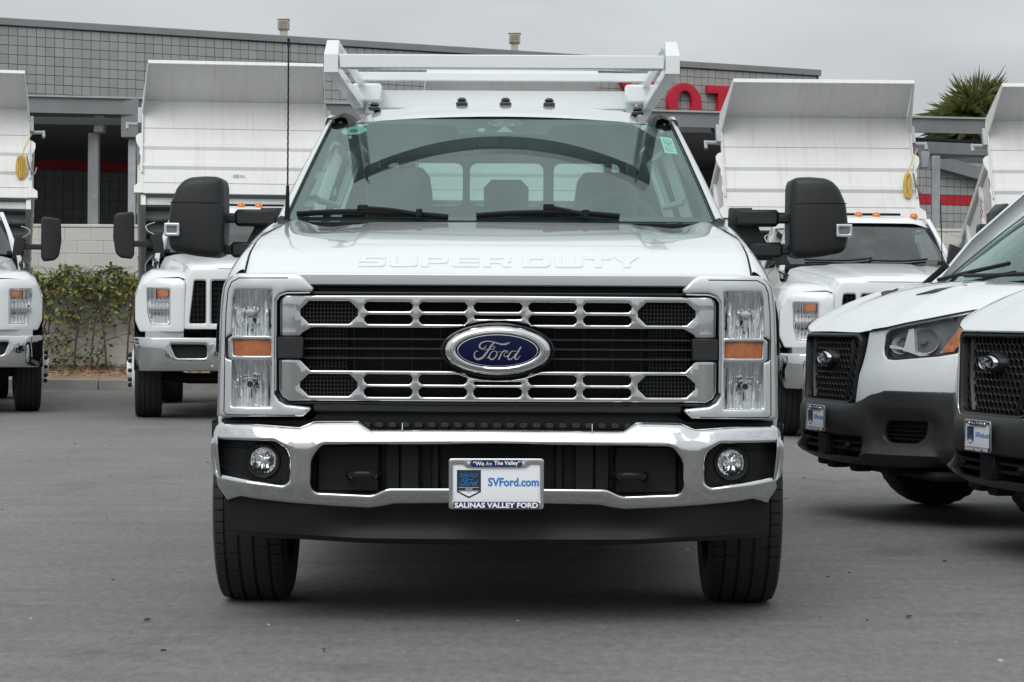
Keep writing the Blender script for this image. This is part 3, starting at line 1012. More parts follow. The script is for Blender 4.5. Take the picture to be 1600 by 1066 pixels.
mid[0] = (0, mid[0][1]); mid[-1] = (0, mid[-1][1])
b = MB(); b.sheet(sym(half), [fog, mir(fog), rp(sym(mid), .018, 4)], fy=fyb, step=.025, thick=.085, rnd=.020)
bumper = b.build('bumper', CHROME, hero, sharp=50)
# rolled ends of the bumper
b = MB()
rows = []
for i in range(9):
    t = i / 8
    z = .735 - t * .24
    x0 = 1.035 - .03 * max(0, t - .6) / .4 - .006
    rows.append([(-x0 + .004, .165 + .01 * t, z), (-x0 - .004, .22, z), (-x0 - .003, .42 + .0 * t, z)])
b.loft(rows)
for sg in (1, -1):
    e_ = MB(); e_.add([(x * sg, y, z) for x, y, z in b.v], b.f); e_.build('bumper_end', CHROME, hero)
# bolt-line seams in the bumper top
b = MB()
for sx in (-1, 1):
    x = sx * .335
    b.tube([(x, fyb(x, .745) - .0008, .738), (x, fyb(x, .71) - .0008, .712)], .0012, 4)
b.build('bumper_seam', SILVER, hero)

# ---- fog lamp pockets
for sg in (1, -1):
    b = MB()
    o_ = hl([(331, 684), (432, 684), (453, 700), (458, 715), (456, 758), (444, 764), (332, 746), (330, 715)], .04)
    c_ = hq(411, 720, .06)
    hole = ellipse(c_[0], c_[1], .047, .047, 28)
    b.sheet(o_, [hole], fy=lambda x, z: fyb(x, .6) + .05, step=.03, thick=.03, rnd=.004)
    ridge = hl([(343, 699), (388, 700)], .06)
    b.beam((ridge[0][0], fyb(ridge[0][0], .6) + .045, ridge[0][1]), (ridge[1][0], fyb(ridge[1][0], .6) + .046, ridge[1][1]), .012, .006, .002)
    # raised ring round the lamp
    b.lathe([(.047, .05), (.052, .036), (.060, .034), (.066, .05)], (c_[0], fyb(c_[0], .6), c_[1]), 'y', 28)
    r2 = hl([(340, 731), (398, 745), (438, 752)], .06)
    b.tube([(x, fyb(x, .6) + .047, z) for x, z in r2], .007, 6)
    if sg < 0: b.v = [(-x, y, z) for x, y, z in b.v]
    fb = b.build('fog_lamp_bezel', BLACK, hero)
    lb = MB()
    cx = c_[0] * sg
    yy = fyb(cx, .6)
    V = []
    prof = [(.046, .054), (.042, .058), (.034, .066), (.022, .074), (.012, .077), (.011, .066), (.0, .064)]
    lb.lathe(prof, (cx, yy, c_[1]), 'y', 40)
    # flutes
    lb.v = [(x, y + .0022 * math.sin((x - cx) * 520) * min(1, math.hypot(x - cx, z - c_[1]) / .03), z) for x, y, z in lb.v]
    lb.build('fog_lamp', REFL, fb, sharp=30)
    gb = MB(); gb.lathe([(.043, .052), (.030, .046), (.012, .043), (.0, .0425)], (cx, yy, c_[1]), 'y', 32); gb.build('lens', CLEAR, fb)

# ---- pockets behind the centre opening
b = MB()
o_ = sym([(0, hq(0, 772, .1)[1]), (hq(478, 0, .1)[0], hq(478, 776, .1)[1]), (hq(478, 0, .1)[0], hq(478, 688, .1)[1]), (0, hq(0, 688, .1)[1])])
b.sheet(o_, fy=.135, step=.2, thick=.01, rnd=0)
for sg in (-1, 1):
    for x0, x1, yf in ((.275, .345, .09), (.205, .235, .105), (.345, .40, .10)):
        b.box(sg * x0, sg * x1, yf, .134, .475, .668, .006)
    # tray round the hook
    x0, x1 = .415, .645
    b.box(sg * x0, sg * x1, .112, .134, .485, .66, .012)
b.build('bumper_backing', BLACK, hero)
for sg in (-1, 1):
    b = MB()
    hx_, hz_ = hq(568, 741, .06)
    x = abs(hx_) * sg
    b.tube(smooth_path([(x - .052, .105, hz_ - .01), (x - .052, .055, hz_), (x - .035, .03, hz_), (x + .035, .03, hz_), (x + .052, .055, hz_), (x + .052, .105, hz_ - .01)], 4), .014, 8)
    b.build('tow_hook', GLOSSB, hero)

# ---- air dam under the bumper
b = MB()
up = hl([(777.5, 786), (702, 787), (612, 788), (576, 794), (457, 786), (374, 776), (348, 783)], .10)
lo_ = hl([(777.5, 852), (702, 851), (612, 850), (560, 848), (475, 843), (400, 840), (350, 837)], .16)
rows = []
for k in range(9):
    t = k / 8
    rows.append([])
for i in range(len(up)):
    pass
def lerp2(a, b_, t): return (a[0] + (b_[0] - a[0]) * t, a[1] + (b_[1] - a[1]) * t)
upd, lod = [], []
for i in range(len(up) - 1):
    for k in range(5):
        upd.append(lerp2(up[i], up[i + 1], k / 5)); lod.append(lerp2(lo_[i], lo_[i + 1], k / 5))
upd.append(up[-1]); lod.append(lo_[-1])
rows = []
for k in range(13):
    t = k / 12
    row = []
    for u_, l_ in zip(upd, lod):
        x, z = lerp2(u_, l_, t)
        a = abs(x)
        y = .075 + .10 * max(0, (a - .72) / .30) ** 2 + .012 * a * a
        # shallow scoop in the middle, lip at the bottom
        y += .03 * math.sin(min(1, t * 1.15) * math.pi) * (1 - sstep(.45, .72, a))
        y += .05 * max(0, t - .88) / .12
        y += .03 * t
        row.append((min(0, x), y, z))
    rows.append(row)
b.loft(rows)
e = [r[-1] for r in rows]
b.loft([[p, (p[0] + .02, .45, p[2])] for p in e])
b.mirror(); b.build('air_dam', AIRD, hero)

# ---- black trim between grille and bumper
b = MB()
tr = sym(hl([(777.5, 690), (560, 690), (480, 690), (345, 672), (345, 655), (486, 655), (500, 640), (777.5, 640)], .12))
tr = [(x if abs(x) > 1e-4 else 0, z) for x, z in tr]
b.sheet(tr, fy=.135, step=.06, thick=.06, rnd=.01)
b.build('lower_trim', BLACK, hero)
b = MB()
z0, z1 = hq(778, 646, .1)[1], hq(778, 631, .1)[1]
xe = hq(492, 0, .1)[0]
b.box(xe, -xe, .105, .15, z0, z1, .008)
# knobbly cover strip over the bumper
zc = hq(778, 664, .1)[1]
for i in range(25):
    x = -.56 + i * 1.12 / 24
    b.box(x - .016, x + .016, .10, .13, zc - .012, zc + .008, .004)
b.build('grille_lower_trim', BLACKT, hero)

# ---- grille
def fyg(x, z): return .085 + .018 * (x / .8) ** 2 - .016 * math.sin(math.pi * min(1, max(0, (abs(x) - .70) / .09)))
def oct_(x0, x1, y0, y1, ch):
    return [(x0 + ch, y0), (x1 - ch, y0), (x1, y0 + ch), (x1, y1 - ch), (x1 - ch, y1), (x0 + ch, y1), (x0, y1 - ch), (x0, y0 + ch)]
gw = None
def slots(rows_, pocket, centre):
    H = []
    for y0, y1 in rows_:
        for k in (-2, -1, 0, 1, 2):
            c = 777.5 + 85.6 * k
            if k == 0:
                if (y0, y1) not in centre: H.append(hl(oct_(c - 37.5, c + 37.5, y0, y1, 4.5), .085))
                else:
                    a_, b_ = centre[(y0, y1)]
                    H.append(hl(oct_(c - 37, c + 37, a_, b_, 1.5), .085))
            else: H.append(hl(oct_(c - 37.5, c + 37.5, y0, y1, 4.5), .085))
    L_ = hl(oct_(469, 558, pocket[0], pocket[1], 13), .085)
    H += [L_, mir(L_)]
    # true symmetric holes
    return H
def unroll(H):
    # remove the photo's slight tilt so the grille is level
    return H
emb_n = lambda sgn, rx, ry: [(777.5 - rx * math.cos(a), 547 + sgn * ry * math.sin(a)) for a in [math.pi / 2 * i / 12 for i in range(13)]]
nx = math.acos(34 / 44.0)
arc_u = [(777.5 - 94 * math.sin(t), 547 - 45 * math.cos(t)) for t in [i / 10 * math.acos(34 / 45) for i in range(11)]]
arc_l = [(777.5 - 94 * math.sin(t), 547 + 47 * math.cos(t)) for t in [i / 10 * math.acos(33 / 47) for i in range(11)]]
def lv(pts, dep=.085):
    """pixels to truck metres without the camera's roll, about the emblem column"""
    o = []
    k = (HY + dep) / FPX
    for px, py in pts:
        o.append(((px - 777.5) * k, CAM_H - (py - 494 + .16) * k))
    return o
hl_old = hl
hl = lambda pts, dep: lv(pts, dep)
up_half = arc_u + [(486, 513), (471, 522), (468, 527.5), (436.5, 527.5), (435.5, 476), (438, 468), (446, 463), (777.5, 462)]
lo_half = list(reversed([(777.5, 628), (452, 628), (441, 622), (435, 612), (434.5, 562.5), (467, 562.5), (484, 580)] + list(reversed(arc_l))))
up_o = sym(lv(up_half)); 
lo_o = sym(lv(lo_half))
holes_u = slots([(473, 487), (493, 507)], (472, 507), {(493, 507): (493, 498.5)})
holes_l = slots([(586, 601), (606, 621)], (586, 620), {(586, 601): (597, 601.2)})
grille = thing('grille', (0, 0, 0)); grille.parent = hero
b = MB(); b.sheet(up_o, holes_u, fy=fyg, step=.02, thick=.05, rnd=.0056); b.build('upper_bar', CHROME, grille, sharp=55)
b = MB(); b.sheet(lo_o, holes_l, fy=fyg, step=.02, thick=.05, rnd=.0056); b.build('lower_bar', CHROME, grille, sharp=55)
# three thin slats across the middle
for py in (531, 546, 561):
    z = lv([(0, py)])[0][1]
    b = MB(); b.box(-.69, .69, .115, .15, z - .0035, z + .0035, .001); b.build('slat', BLACKT, grille)
# end blocks
for sg in (-1, 1):
    p = lv([(433.5, 528), (474, 562)])
    b = MB(); b.box(sg * p[0][0], sg * p[1][0], .07, .13, p[0][1], p[1][1], .004); b.build('end_block', BLACKT, grille)
# wire mesh in the four pockets, and at the ends of the middle opening
def mesh_net(px0, px1, py0, py1, y, name):
    b = MB()
    p = lv([(px0, py0), (px1, py1)])
    x0, x1, z1, z0 = p[0][0], p[1][0], p[0][1], p[1][1]
    n = int((x1 - x0) / .0125)
    for i in range(n + 1):
        x = x0 + (x1 - x0) * i / n
        b.box(x - .0012, x + .0012, y, y + .008, z0, z1)
    n = max(1, int((z1 - z0) / .0125))
    for i in range(n + 1):
        z = z0 + (z1 - z0) * i / n
        b.box(x0, x1, y + .001, y + .009, z - .0012, z + .0012)
    b.build(name, BLACKT, grille, sharp=0, merge=False, kind='stuff')
for y0, y1 in ((471, 508), (585, 621)):
    mesh_net(466, 560, y0, y1, .125, 'pocket_mesh'); mesh_net(995, 1089, y0, y1, .125, 'pocket_mesh')
mesh_net(476, 539, 513, 580, .155, 'pocket_mesh'); mesh_net(1016, 1079, 513, 580, .155, 'pocket_mesh')
b = MB()
for k in range(-6, 7):
    x = k * .103
    b = MB(); b.box(x - .0012, x + .0012, .16, .17, lv([(0, 581)])[0][1], lv([(0, 512)])[0][1]); b.build('grille_rib', BLACKT, grille, sharp=0)
# black shroud and radiator behind
b = MB()
p = lv([(424, 452), (777.5, 634)])
sh = sym([(0, p[1][1]), (lv([(446, 0)])[0][0], p[1][1]), (p[0][0] - .012, lv([(0, 620)])[0][1]), (p[0][0] - .012, lv([(0, 466)])[0][1]), (lv([(440, 0)])[0][0], p[0][1]), (0, p[0][1])])
b.sheet(sh, [], fy=.20, step=.2, thick=.02, rnd=0)
b.build('radiator_shroud', DARK, grille)
# dark frame hugging the chrome (visible as a thin outline)
b = MB()
fo = sym(lv([(777.5, 634), (447, 634), (436, 628), (428.5, 617), (428.5, 470), (434, 462), (446, 457), (777.5, 457)]))
fi = sym(lv([(777.5, 629.5), (451, 629.5), (440, 624), (433, 613), (433, 474), (436, 467), (446, 461), (777.5, 461)]))
b.sheet(fo, [fi], fy=lambda x, z: fyg(x, z) + .012, step=.05, thick=.05, rnd=.003)
b.build('grille_surround', GLOSSB, grille)
b = MB()
b.sheet(sym(lv([(777.5, 459), (495, 459), (488, 452), (488, 447), (777.5, 447)])), fy=.165, step=.1, thick=.03, rnd=.006)
b.build('grille_top_trim', BLACK, grille)

# ---- oval emblem
emb = thing('emblem', (0, .052, lv([(777.5, 547.5)])[0][1])); emb.parent = grille
k = (HY + .05) / FPX
RX, RZ = 85.5 * k, 40 * k
b = MB()
def ering(mb, prof, n=64, m=0, inner=False):
    rows_ = []
    for sx, sz, y in prof:
        rows_.append([(sx * math.cos(2 * math.pi * i / n), y, sz * math.sin(2 * math.pi * i / n)) for i in range(n)])
    mb.loft(rows_, m, closed=True)
    if inner: mb.add(rows_[-1], [tuple(range(n))], m)
ering(b, [(RX + .008, RZ + .007, .03), (RX + .008, RZ + .007, .012), (RX + .002, RZ + .001, .010)]); b.build('emblem_base', GLOSSB, grille).location = emb.location
b = MB()
ering(b, [(RX, RZ, .014), (RX * .985, RZ * .97, .002), (RX * .95, RZ * .92, -.008), (RX * .89, RZ * .84, -.0145), (RX * .868, RZ * .79, -.0155), (RX * .864, RZ * .783, -.0135), (RX * .858, RZ * .775, -.0158), (RX * .80, RZ * .715, -.017), (RX * .772, RZ * .665, -.0155), (RX * .762, RZ * .652, -.010)])
o = b.build('chrome_ring', CHROME, grille, sharp=30); o.location = emb.location
b = MB(); ering(b, [(RX * .765, RZ * .655, -.0108), (RX * .6, RZ * .52, -.0128), (RX * .3, RZ * .26, -.0138), (RX * .02, RZ * .02, -.014)], inner=True)
o = b.build('blue_oval', BLUE, grille); o.location = emb.location
b = MB(); ering(b, [(RX * .742, RZ * .630, -.0105), (RX * .738, RZ * .625, -.0135), (RX * .722, RZ * .600, -.0137), (RX * .718, RZ * .594, -.0112)])
o = b.build('oval_line', LETW, grille); o.location = emb.location
b = MB(); script_word(b, 74.5 * k, 0, .0022, -.0148, cx=0.0, cz=0.0)
b.v = [(x, y + .0025 * (x / RX) ** 2 * 2.0, z) for x, y, z in b.v]
o = b.build('script_lettering', LETW, grille, sharp=25, recalc=False); o.location = emb.location
bpy.data.objects.remove(emb)

# ---- headlights
hl = lambda pts, dep: lv(pts, dep)
def fyh(x, z):
    a = abs(x)
    return .075 + 2.2 * max(0, a - .84) ** 2 + .35 * max(0, z - 1.225) ** 1.3
bez_o = lv([(338.5, 652), (341, 560), (343, 490), (347, 452), (352, 440), (361, 432), (372, 429), (463, 428.5), (474, 436), (489, 452), (487, 457), (448, 457), (437, 461.5), (430, 470), (429, 560), (429, 617), (436, 628), (447, 634), (484, 638), (486, 642), (474, 653), (350, 654)], .085)
lens_o = rp(lv([(361.5, 637), (361.5, 565), (351, 562), (351, 530), (360, 524), (362, 470), (366, 455), (424, 455), (424.5, 637)], .085), .004, 2)
for sg in (1, -1):
    def fl(b_):
        if sg < 0: b_.v = [(-x, y, z) for x, y, z in b_.v]
        return b_
    hd = thing('headlight', (0, 0, 0)); hd.parent = hero
    b = MB(); b.sheet(bez_o, [lens_o], fy=fyh, step=.035, thick=.07, rnd=.009); fl(b).build('bezel', SILVER, hd, sharp=50)
    # bright outer edge
    b = MB(); pth = lv([(339.5, 653), (342, 560), (344.5, 490), (348.5, 453), (354, 441), (363, 433.5)], .085)
    b.tube([(x - .001, fyh(x, z) + .006, z) for x, z in smooth_path(pth, 3)], .006, 6); fl(b).build('edge_trim', CHROME, hd)
    b = MB(); pth = lv([(431, 612), (431, 472), (437, 463.5), (448, 459.5), (484, 459)], .085)
    b.tube([(x, .075, z) for x, z in pth], .0035, 6); fl(b).build('inner_trim', CHROME2, hd)
    # groove that sets the bright outer edge off from the frame
    b = MB(); pth = lv([(462, 650.5), (352, 650.5), (348.5, 646), (349.5, 560), (351, 490), (354.5, 455), (360, 443), (372, 436.5), (462, 436), (480, 453)], .085)
    b.tube([(x, fyh(x, z) - .0002, z) for x, z in densify(pth, .03)[:-18]], .0020, 4); fl(b).build('bezel_groove', DARK, hd)
    rr = random.Random(5)
    ph = [rr.uniform(0, 6.28) for _ in range(9)]
    for nm, (a_, b_), bz in (('upper_reflector', (450, 527), 490), ('lower_reflector', (562, 641), 602)):
        b = MB()
        o_ = lv([(357, b_), (357, a_), (428, a_), (428, b_)], .13)
        zc = lv([(392, bz)], .13)[0]
        def fr(x, z, zc=zc):
            u = (x - zc[0])
            w = math.sin(u * 430 + ph[0] + .5 * math.sin((z - zc[1]) * 30)) * .0055 + math.sin(u * 205 + ph[1]) * .009 + math.sin(u * 700 + ph[2] + 1.0 * math.sin(z * 40)) * .0016
            return .158 - 2.0 * u * u - .9 * (z - zc[1]) ** 2 + w * (1 + .3 * math.sin(z * 30 + u * 60))
        b.sheet(o_, fy=fr, step=.0045, thick=0, rnd=0)
        rf_ = fl(b).build(nm, REFL, hd, sharp=70)
        b = MB()
        if nm[0] == 'u':
            b.lathe([(.0, -.062), (.013, -.060), (.016, -.05), (.016, .0)], (zc[0], .155, zc[1]), 'y', 18, sx=1.15)
            b.box(zc[0] - .009, zc[0] + .009, .10, .14, zc[1] - .06, zc[1] - .018, .003)
            b.box(zc[0] - .013, zc[0] + .013, .105, .14, zc[1] - .048, zc[1] - .036, .003)
        else:
            b.lathe([(.0, -.04), (.007, -.04), (.011, -.046), (.014, -.046), (.014, -.03), (.014, .0)], (zc[0], .150, zc[1]), 'y', 18)
            b.box(zc[0] - .004, zc[0] + .004, .105, .14, zc[1] - .05, zc[1] - .018, .002)
            b.box(zc[0] - .026, zc[0] + .026, .112, .14, zc[1] + .018, zc[1] + .026, .002)
        fl(b).build('bulb_shield', CHROME2, hd)
        if nm[0] == 'l':
            b = MB(); b.lathe([(.0, -.041), (.0075, -.0405)], (zc[0], .1485, zc[1]), 'y', 16); fl(b).build('bulb_socket', DARK, hd)
    # turn lamp
    ta = lv([(354, 531), (362, 526.5), (425, 526.5), (426, 564), (362, 565), (354, 559)], .085)
    ti = lv([(362, 532), (423, 532), (423, 558), (364, 558)], .085)
    b = MB(); b.sheet(ta, [ti], fy=lambda x, z: fyh(x, z) + .004, step=.02, thick=.04, rnd=.004); fl(b).build('turn_lamp_frame', CHROME2, hd)
    b = MB(); b.sheet(lv([(360, 530), (424, 530), (424, 560), (362, 560)], .085), fy=lambda x, z: fyh(x, z) + .018 + .0016 * math.sin(x * 900) - .006 * math.exp(-((x - lv([(396, 0)])[0][0]) / .03) ** 2), step=.0025, thick=0, rnd=0)
    fl(b).build('turn_lamp', AMBER, hd, sharp=0)
    b = MB(); b.sheet(lens_o, fy=lambda x, z: fyh(x, z) + .003, step=.03, thick=0, rnd=0); fl(b).build('lens', CLEAR, hd, sharp=60)
hl = hl_old

# ---- hood
HP = [(.125, 1.224), (.110, 1.229), (.1015, 1.245), (.096, 1.262), (.100, 1.270), (.118, 1.283), (.160, 1.307), (.24, 1.345), (.34, 1.373), (.60, 1.420), (.9, 1.458), (1.2, 1.49)]
HPs = smooth_path(HP[4:], 4)
def hood_row_z(x, y, z):
    a = abs(x)
    s_ = sstep(.55, 1.15, y)
    z += s_ * (.022 * math.exp(-((a - .845) / .060) ** 2) - .010 * math.exp(-((a - .70) / .07) ** 2))
    z += .007 * (1 - sstep(.52, .575, a)) * sstep(.22, .42, y)
    z -= .010 * sstep(.86, .905, a) ** 2
    return z
prof = HP[:4] + HPs
hxs = sorted(set([round(-.902 + i * 1.804 / 72, 4) for i in range(73)] + [s * v for s in (-1, 1) for v in (.52, .535, .55, .565, .575, .88, .892, .898)]))
def hood_pt(x, y, z):
    yy = y + (.24 * (x / .9) ** 2) * sstep(.5, 1.2, y) + .035 * sstep(.55, .95, abs(x)) * (1 - sstep(.3, .6, y))
    return (x, yy, hood_row_z(x, y, z))
b = MB(); b.loft([[hood_pt(x, y, z) for x in hxs] for y, z in prof])
rr_ = prof[-1]
b.loft([[hood_pt(x, rr_[0], rr_[1]) for x in hxs], [(hood_pt(x, rr_[0], rr_[1])[0], hood_pt(x, rr_[0], rr_[1])[1] + .02, hood_pt(x, rr_[0], rr_[1])[2] - .03) for x in hxs]])
hood = b.build('hood', WHITE, hero, sharp=32)

# raised letters across the hood front
def hood_front_y(z):
    for (y0, z0), (y1, z1) in zip(HPs, HPs[1:]):
        if z0 <= z <= z1: return y0 + (y1 - y0) * (z - z0) / (z1 - z0)
    return HPs[-1][0]
GL = {
 'S': ([(0, 0), (.88, 0), (1, .12), (1, .60), (.28, .60), (.28, .76), (1, .76), (1, 1), (.14, 1), (0, .86), (0, .40), (.72, .40), (.72, .24), (0, .24)], None),
 'U': ([(0, 1), (0, .12), (.1, 0), (.9, 0), (1, .12), (1, 1), (.74, 1), (.74, .26), (.26, .26), (.26, 1)], None),
 'P': ([(0, 0), (0, 1), (.88, 1), (1, .86), (1, .44), (.9, .32), (.26, .32), (.26, 0)], [(.26, .54), (.74, .54), (.74, .77), (.26, .77)]),
 'E': ([(.1, 0), (1, 0), (1, .24), (.27, .24), (.27, .40), (1, .40), (1, .60), (.27, .60), (.27, .76), (1, .76), (1, 1), (.12, 1), (0, .86), (0, .12)], None),
 'R': ([(0, 0), (0, 1), (.88, 1), (1, .86), (1, .48), (.88, .38), (1, .12), (1, 0), (.74, 0), (.60, .34), (.26, .34), (.26, 0)], [(.26, .55), (.74, .55), (.74, .77), (.26, .77)]),
 'D': ([(0, 0), (0, 1), (.85, 1), (1, .8), (1, .2), (.85, 0)], [(.26, .26), (.74, .26), (.74, .74), (.26, .74)]),
 'T': ([(0, 1), (1, 1), (1, .74), (.63, .74), (.63, 0), (.37, 0), (.37, .74), (0, .74)], None),
 'Y': ([(0, 1), (.37, .44), (.37, 0), (.63, 0), (.63, .44), (1, 1), (.70, 1), (.5, .64), (.30, 1)], None)}
lets = [('S', 68, 208), ('U', 230, 374), ('P', 397, 534), ('E', 556, 694), ('R', 718, 860), ('D', 920, 1064), ('U', 1088, 1234), ('T', 1246, 1384), ('Y', 1396, 1530)]
for ch, u0, u1 in lets:
    px0, px1 = 540 + u0 / 3.333, 540 + u1 / 3.333
    def pm(q):
        px, py = px0 + (px1 - px0) * q[0], 418.5 - 17.5 * q[1]
        k_ = (HY + .17) / FPX
        return ((px - 778.5) * k_, CAM_H - (py - 494 + .16) * k_)
    o_, h_ = GL[ch]
    b = MB(); b.sheet([pm(q) for q in o_], [[pm(q) for q in h_]] if h_ else [], pos=lambda u, v, w: (u, hood_front_y(v) + .035 * sstep(.55, .95, abs(u)) - (.0045 - w) * .45, v + (.0045 - w) * .89), step=.012, thick=.008, rnd=.0018)
    b.build('embossed_letter', WHITE, hood, sharp=40)

# ---- fenders, cowl and cab
def hood_edge(y):
    for (y0, z0), (y1, z1) in zip(HPs, HPs[1:]):
        if y0 <= y <= y1: return z0 + (z1 - z0) * (y - y0) / (y1 - y0)
    return HPs[-1][1]
for sg in (1, -1):
    b = MB(); rows = []
    for i in range(26):
        y = .13 + i * (1.62 - .13) / 25
        ze = hood_row_z(.898, min(y, 1.2), hood_edge(min(y, 1.19)))
        yo = y + .24 * sstep(.5, 1.2, y) * (1 if y < 1.2 else 1) * 0
        f = sstep(.10, .5, y)
        fl_ = .0
        rows.append([(-.907, yo, ze - .02), (-.907, yo, ze - .004), (-.912, yo, ze - .0005), (-.925, yo, ze - .006), (-.948, yo, ze - .028 - .008 * f), (-.972, yo, ze - .066), (-.990, yo, ze - .105), (-1.0, yo, ze - .15), (-1.006, yo, 1.06), (-1.008, yo, .98)])
    b.loft(rows)
    # side with wheel arch
    arch = [(.97 + .50 * math.cos(t), .40 + .50 * math.sin(t)) for t in [math.pi * (i / 14) for i in range(15)]]
    o_ = [(1.62, .50), (1.62, .985), (.20, .985), (.20, .70), (.44, .55)] + list(reversed(arch))
    b.sheet(o_, pos=lambda u, v, w: (-1.008 + w, u, v), step=.1, thick=.05, rnd=.01)
    if sg < 0: b.v = [(-x, y, z) for x, y, z in b.v]
    b.build('fender', WHITE, hero, sharp=40)
    # wheel arch liner
    b = MB()
    b.loft([[(-.99, .97 + .49 * math.cos(t), .40 + .49 * math.sin(t)), (-.55, .97 + .49 * math.cos(t), .40 + .49 * math.sin(t))] for t in [math.pi * i / 14 for i in range(15)]])
    if sg < 0: b.v = [(-x, y, z) for x, y, z in b.v]
    b.build('arch_liner', DARK, hero)

# windscreen as one curved surface: u -1..1 across, t 0..1 up
def wsp(u, t, off=0.0):
    x = u * (.892 + (.752 - .892) * t)
    y0 = 1.235 + .235 * u * u; y1 = 1.955 + .17 * u * u
    y = y0 + (y1 - y0) * t + .018 * math.sin(math.pi * t)
    z0 = 1.505 + .008 * u * u; z1 = 1.985 - .012 * u * u
    z = z0 + (z1 - z0) * t + .012 * math.sin(math.pi * t)
    return Vector((x, y + off * .52, z - off * .85))
b = MB(); b.loft([[wsp(u / 20, t / 14) for u in range(-20, 21)] for t in range(15)])
ws = b.build('windscreen', GLASS, hero, sharp=80)
def us(px, py):
    """photo pixel -> (u, t) on the glass"""
    best = None
    t = (342 - py) / (342 - 187.5)
    for _ in range(6):
        t = min(1, max(0, t))
        dep = 1.235 + .72 * t
        u = 0
        for __ in range(4):
            d = HY + dep + .22 * u * u
            x = (px - 800 + (py - 494) * ROLL) / FPX * d - HX
            u = x / (.892 - .14 * t)
            z = CAM_H - (py - 494 - (px - 800) * ROLL) / FPX * d
        z0 = 1.505 + .008 * u * u; z1 = 1.985 - .012 * u * u
        t = (z - z0 - .012 * math.sin(math.pi * min(1, max(0, t)))) / (z1 - z0)
    return (u, t)
# black printed border with the sensor notch
fo = [(-.999, .0), (.999, .0), (.999, .5), (.999, .999), (-.999, .999), (-.999, .5)]
inn = [us(*p) for p in ((474, 338), (473, 322), (480, 298), (492, 272), (510, 238), (525, 212), (545, 196.5), (560, 193.5), (640, 192.5), (690, 194.5), (708, 196), (714, 200), (716, 206), (722, 208.5), (850, 209.5), (856, 207), (859, 201), (864, 196.5), (885, 195), (930, 193.5), (1010, 195), (1030, 198), (1047, 214), (1062, 240), (1078, 273), (1090, 300), (1098, 325), (1096, 338))]
inn = [(u, max(.035, min(.985, t))) for u, t in inn]
b = MB(); b.sheet(fo, [inn], pos=lambda u, v, w: wsp(u, v, .005), step=.05, thick=0, rnd=0)
b.build('glass_border', FRIT, hero, sharp=80)
# white oval badge, arrow and dot printed on the border
b = MB()
c_ = us(788.5, 191); RU, RT = .036, .022
def wmap(u, v, w): return wsp(u, v, .0035)
du = (us(814, 191)[0] - us(763, 191)[0]) / 2; dt_ = abs(us(788, 185.5)[1] - us(788, 196.5)[1]) / 2
b.sheet(ellipse(c_[0], c_[1], du, dt_, 36), [ellipse(c_[0], c_[1], du * .94, dt_ * .84, 36)], pos=wmap, step=.02, thick=0, rnd=0)
sw = MB(); script_word(sw, du * 1.35, 0, 0, 0, c_[0], 0)
b.add([wsp(x, c_[1] + z * dt_ / du * 2.3, .003) for x, y, z in sw.v], sw.f)
b.sheet([us(774, 205.5), us(803, 205.5), us(788.5, 196)], pos=wmap, step=.02, thick=0, rnd=0)
cc = us(752, 202); b.sheet(ellipse(cc[0], cc[1], du * .24, dt_ * .62, 16), pos=wmap, step=.02, thick=0, rnd=0)
PRG = pmat('print_grey', (0.30, 0.31, 0.31), .6)
b.build('border_badge', PRG, ws, sharp=80, recalc=False)
# stickers inside the glass
b = MB(); cc = us(554, 204); u2, t2_ = us(573, 204)[0] - cc[0], abs(us(554, 198)[1] - cc[1])
b.sheet(ellipse(cc[0], cc[1], u2, t2_, 28), [ellipse(cc[0], cc[1] , u2 * .35, t2_ * .5, 12)], pos=wmap, step=.03, thick=0, rnd=0)
b.build('oval_sticker', GREENP, ws, sharp=80)
b = MB(); b.sheet([us(1030, 213), us(1049, 216), us(1058, 240), us(1039, 238)], pos=wmap, step=.03, thick=0, rnd=0)
stk = b.build('stock_sticker', GREENS, ws, sharp=80)
tb = text_mb('FT1427', 1.0)
x0 = min(v[0] for v in tb.v); x1 = max(v[0] for v in tb.v); z0 = min(v[2] for v in tb.v); z1 = max(v[2] for v in tb.v)
a_, b_, c2_, d_ = [Vector((*us(*p), 0)) for p in ((1030, 213), (1049, 216), (1058, 240), (1039, 238))]
tv = []
for x, y, z in tb.v:
    s_ = .12 + .76 * (x - x0) / (x1 - x0); r_ = .16 + .66 * (z - z0) / (z1 - z0)
    p0 = d_.lerp(a_, s_); p1 = c2_.lerp(b_, s_)      # text runs bottom to top
    q = p1.lerp(p0, r_)
    tv.append(wsp(q.x, q.y, .0022))
b = MB(); b.add(tv, tb.f); b.build('sticker_text', GREEND, ws, sharp=80, recalc=False)

# cowl behind the hood
b = MB()
b.loft([[(x, hood_pt(x, 1.2, 1.49)[1] - .05, hood_pt(x, 1.2, 1.49)[2] - .035) for x in hxs], [tuple(wsp(max(-1, min(1, x / .89)), 0, .01) + Vector((0, .03, -.0))) for x in hxs]])
b.build('cowl', BLACK, hero)
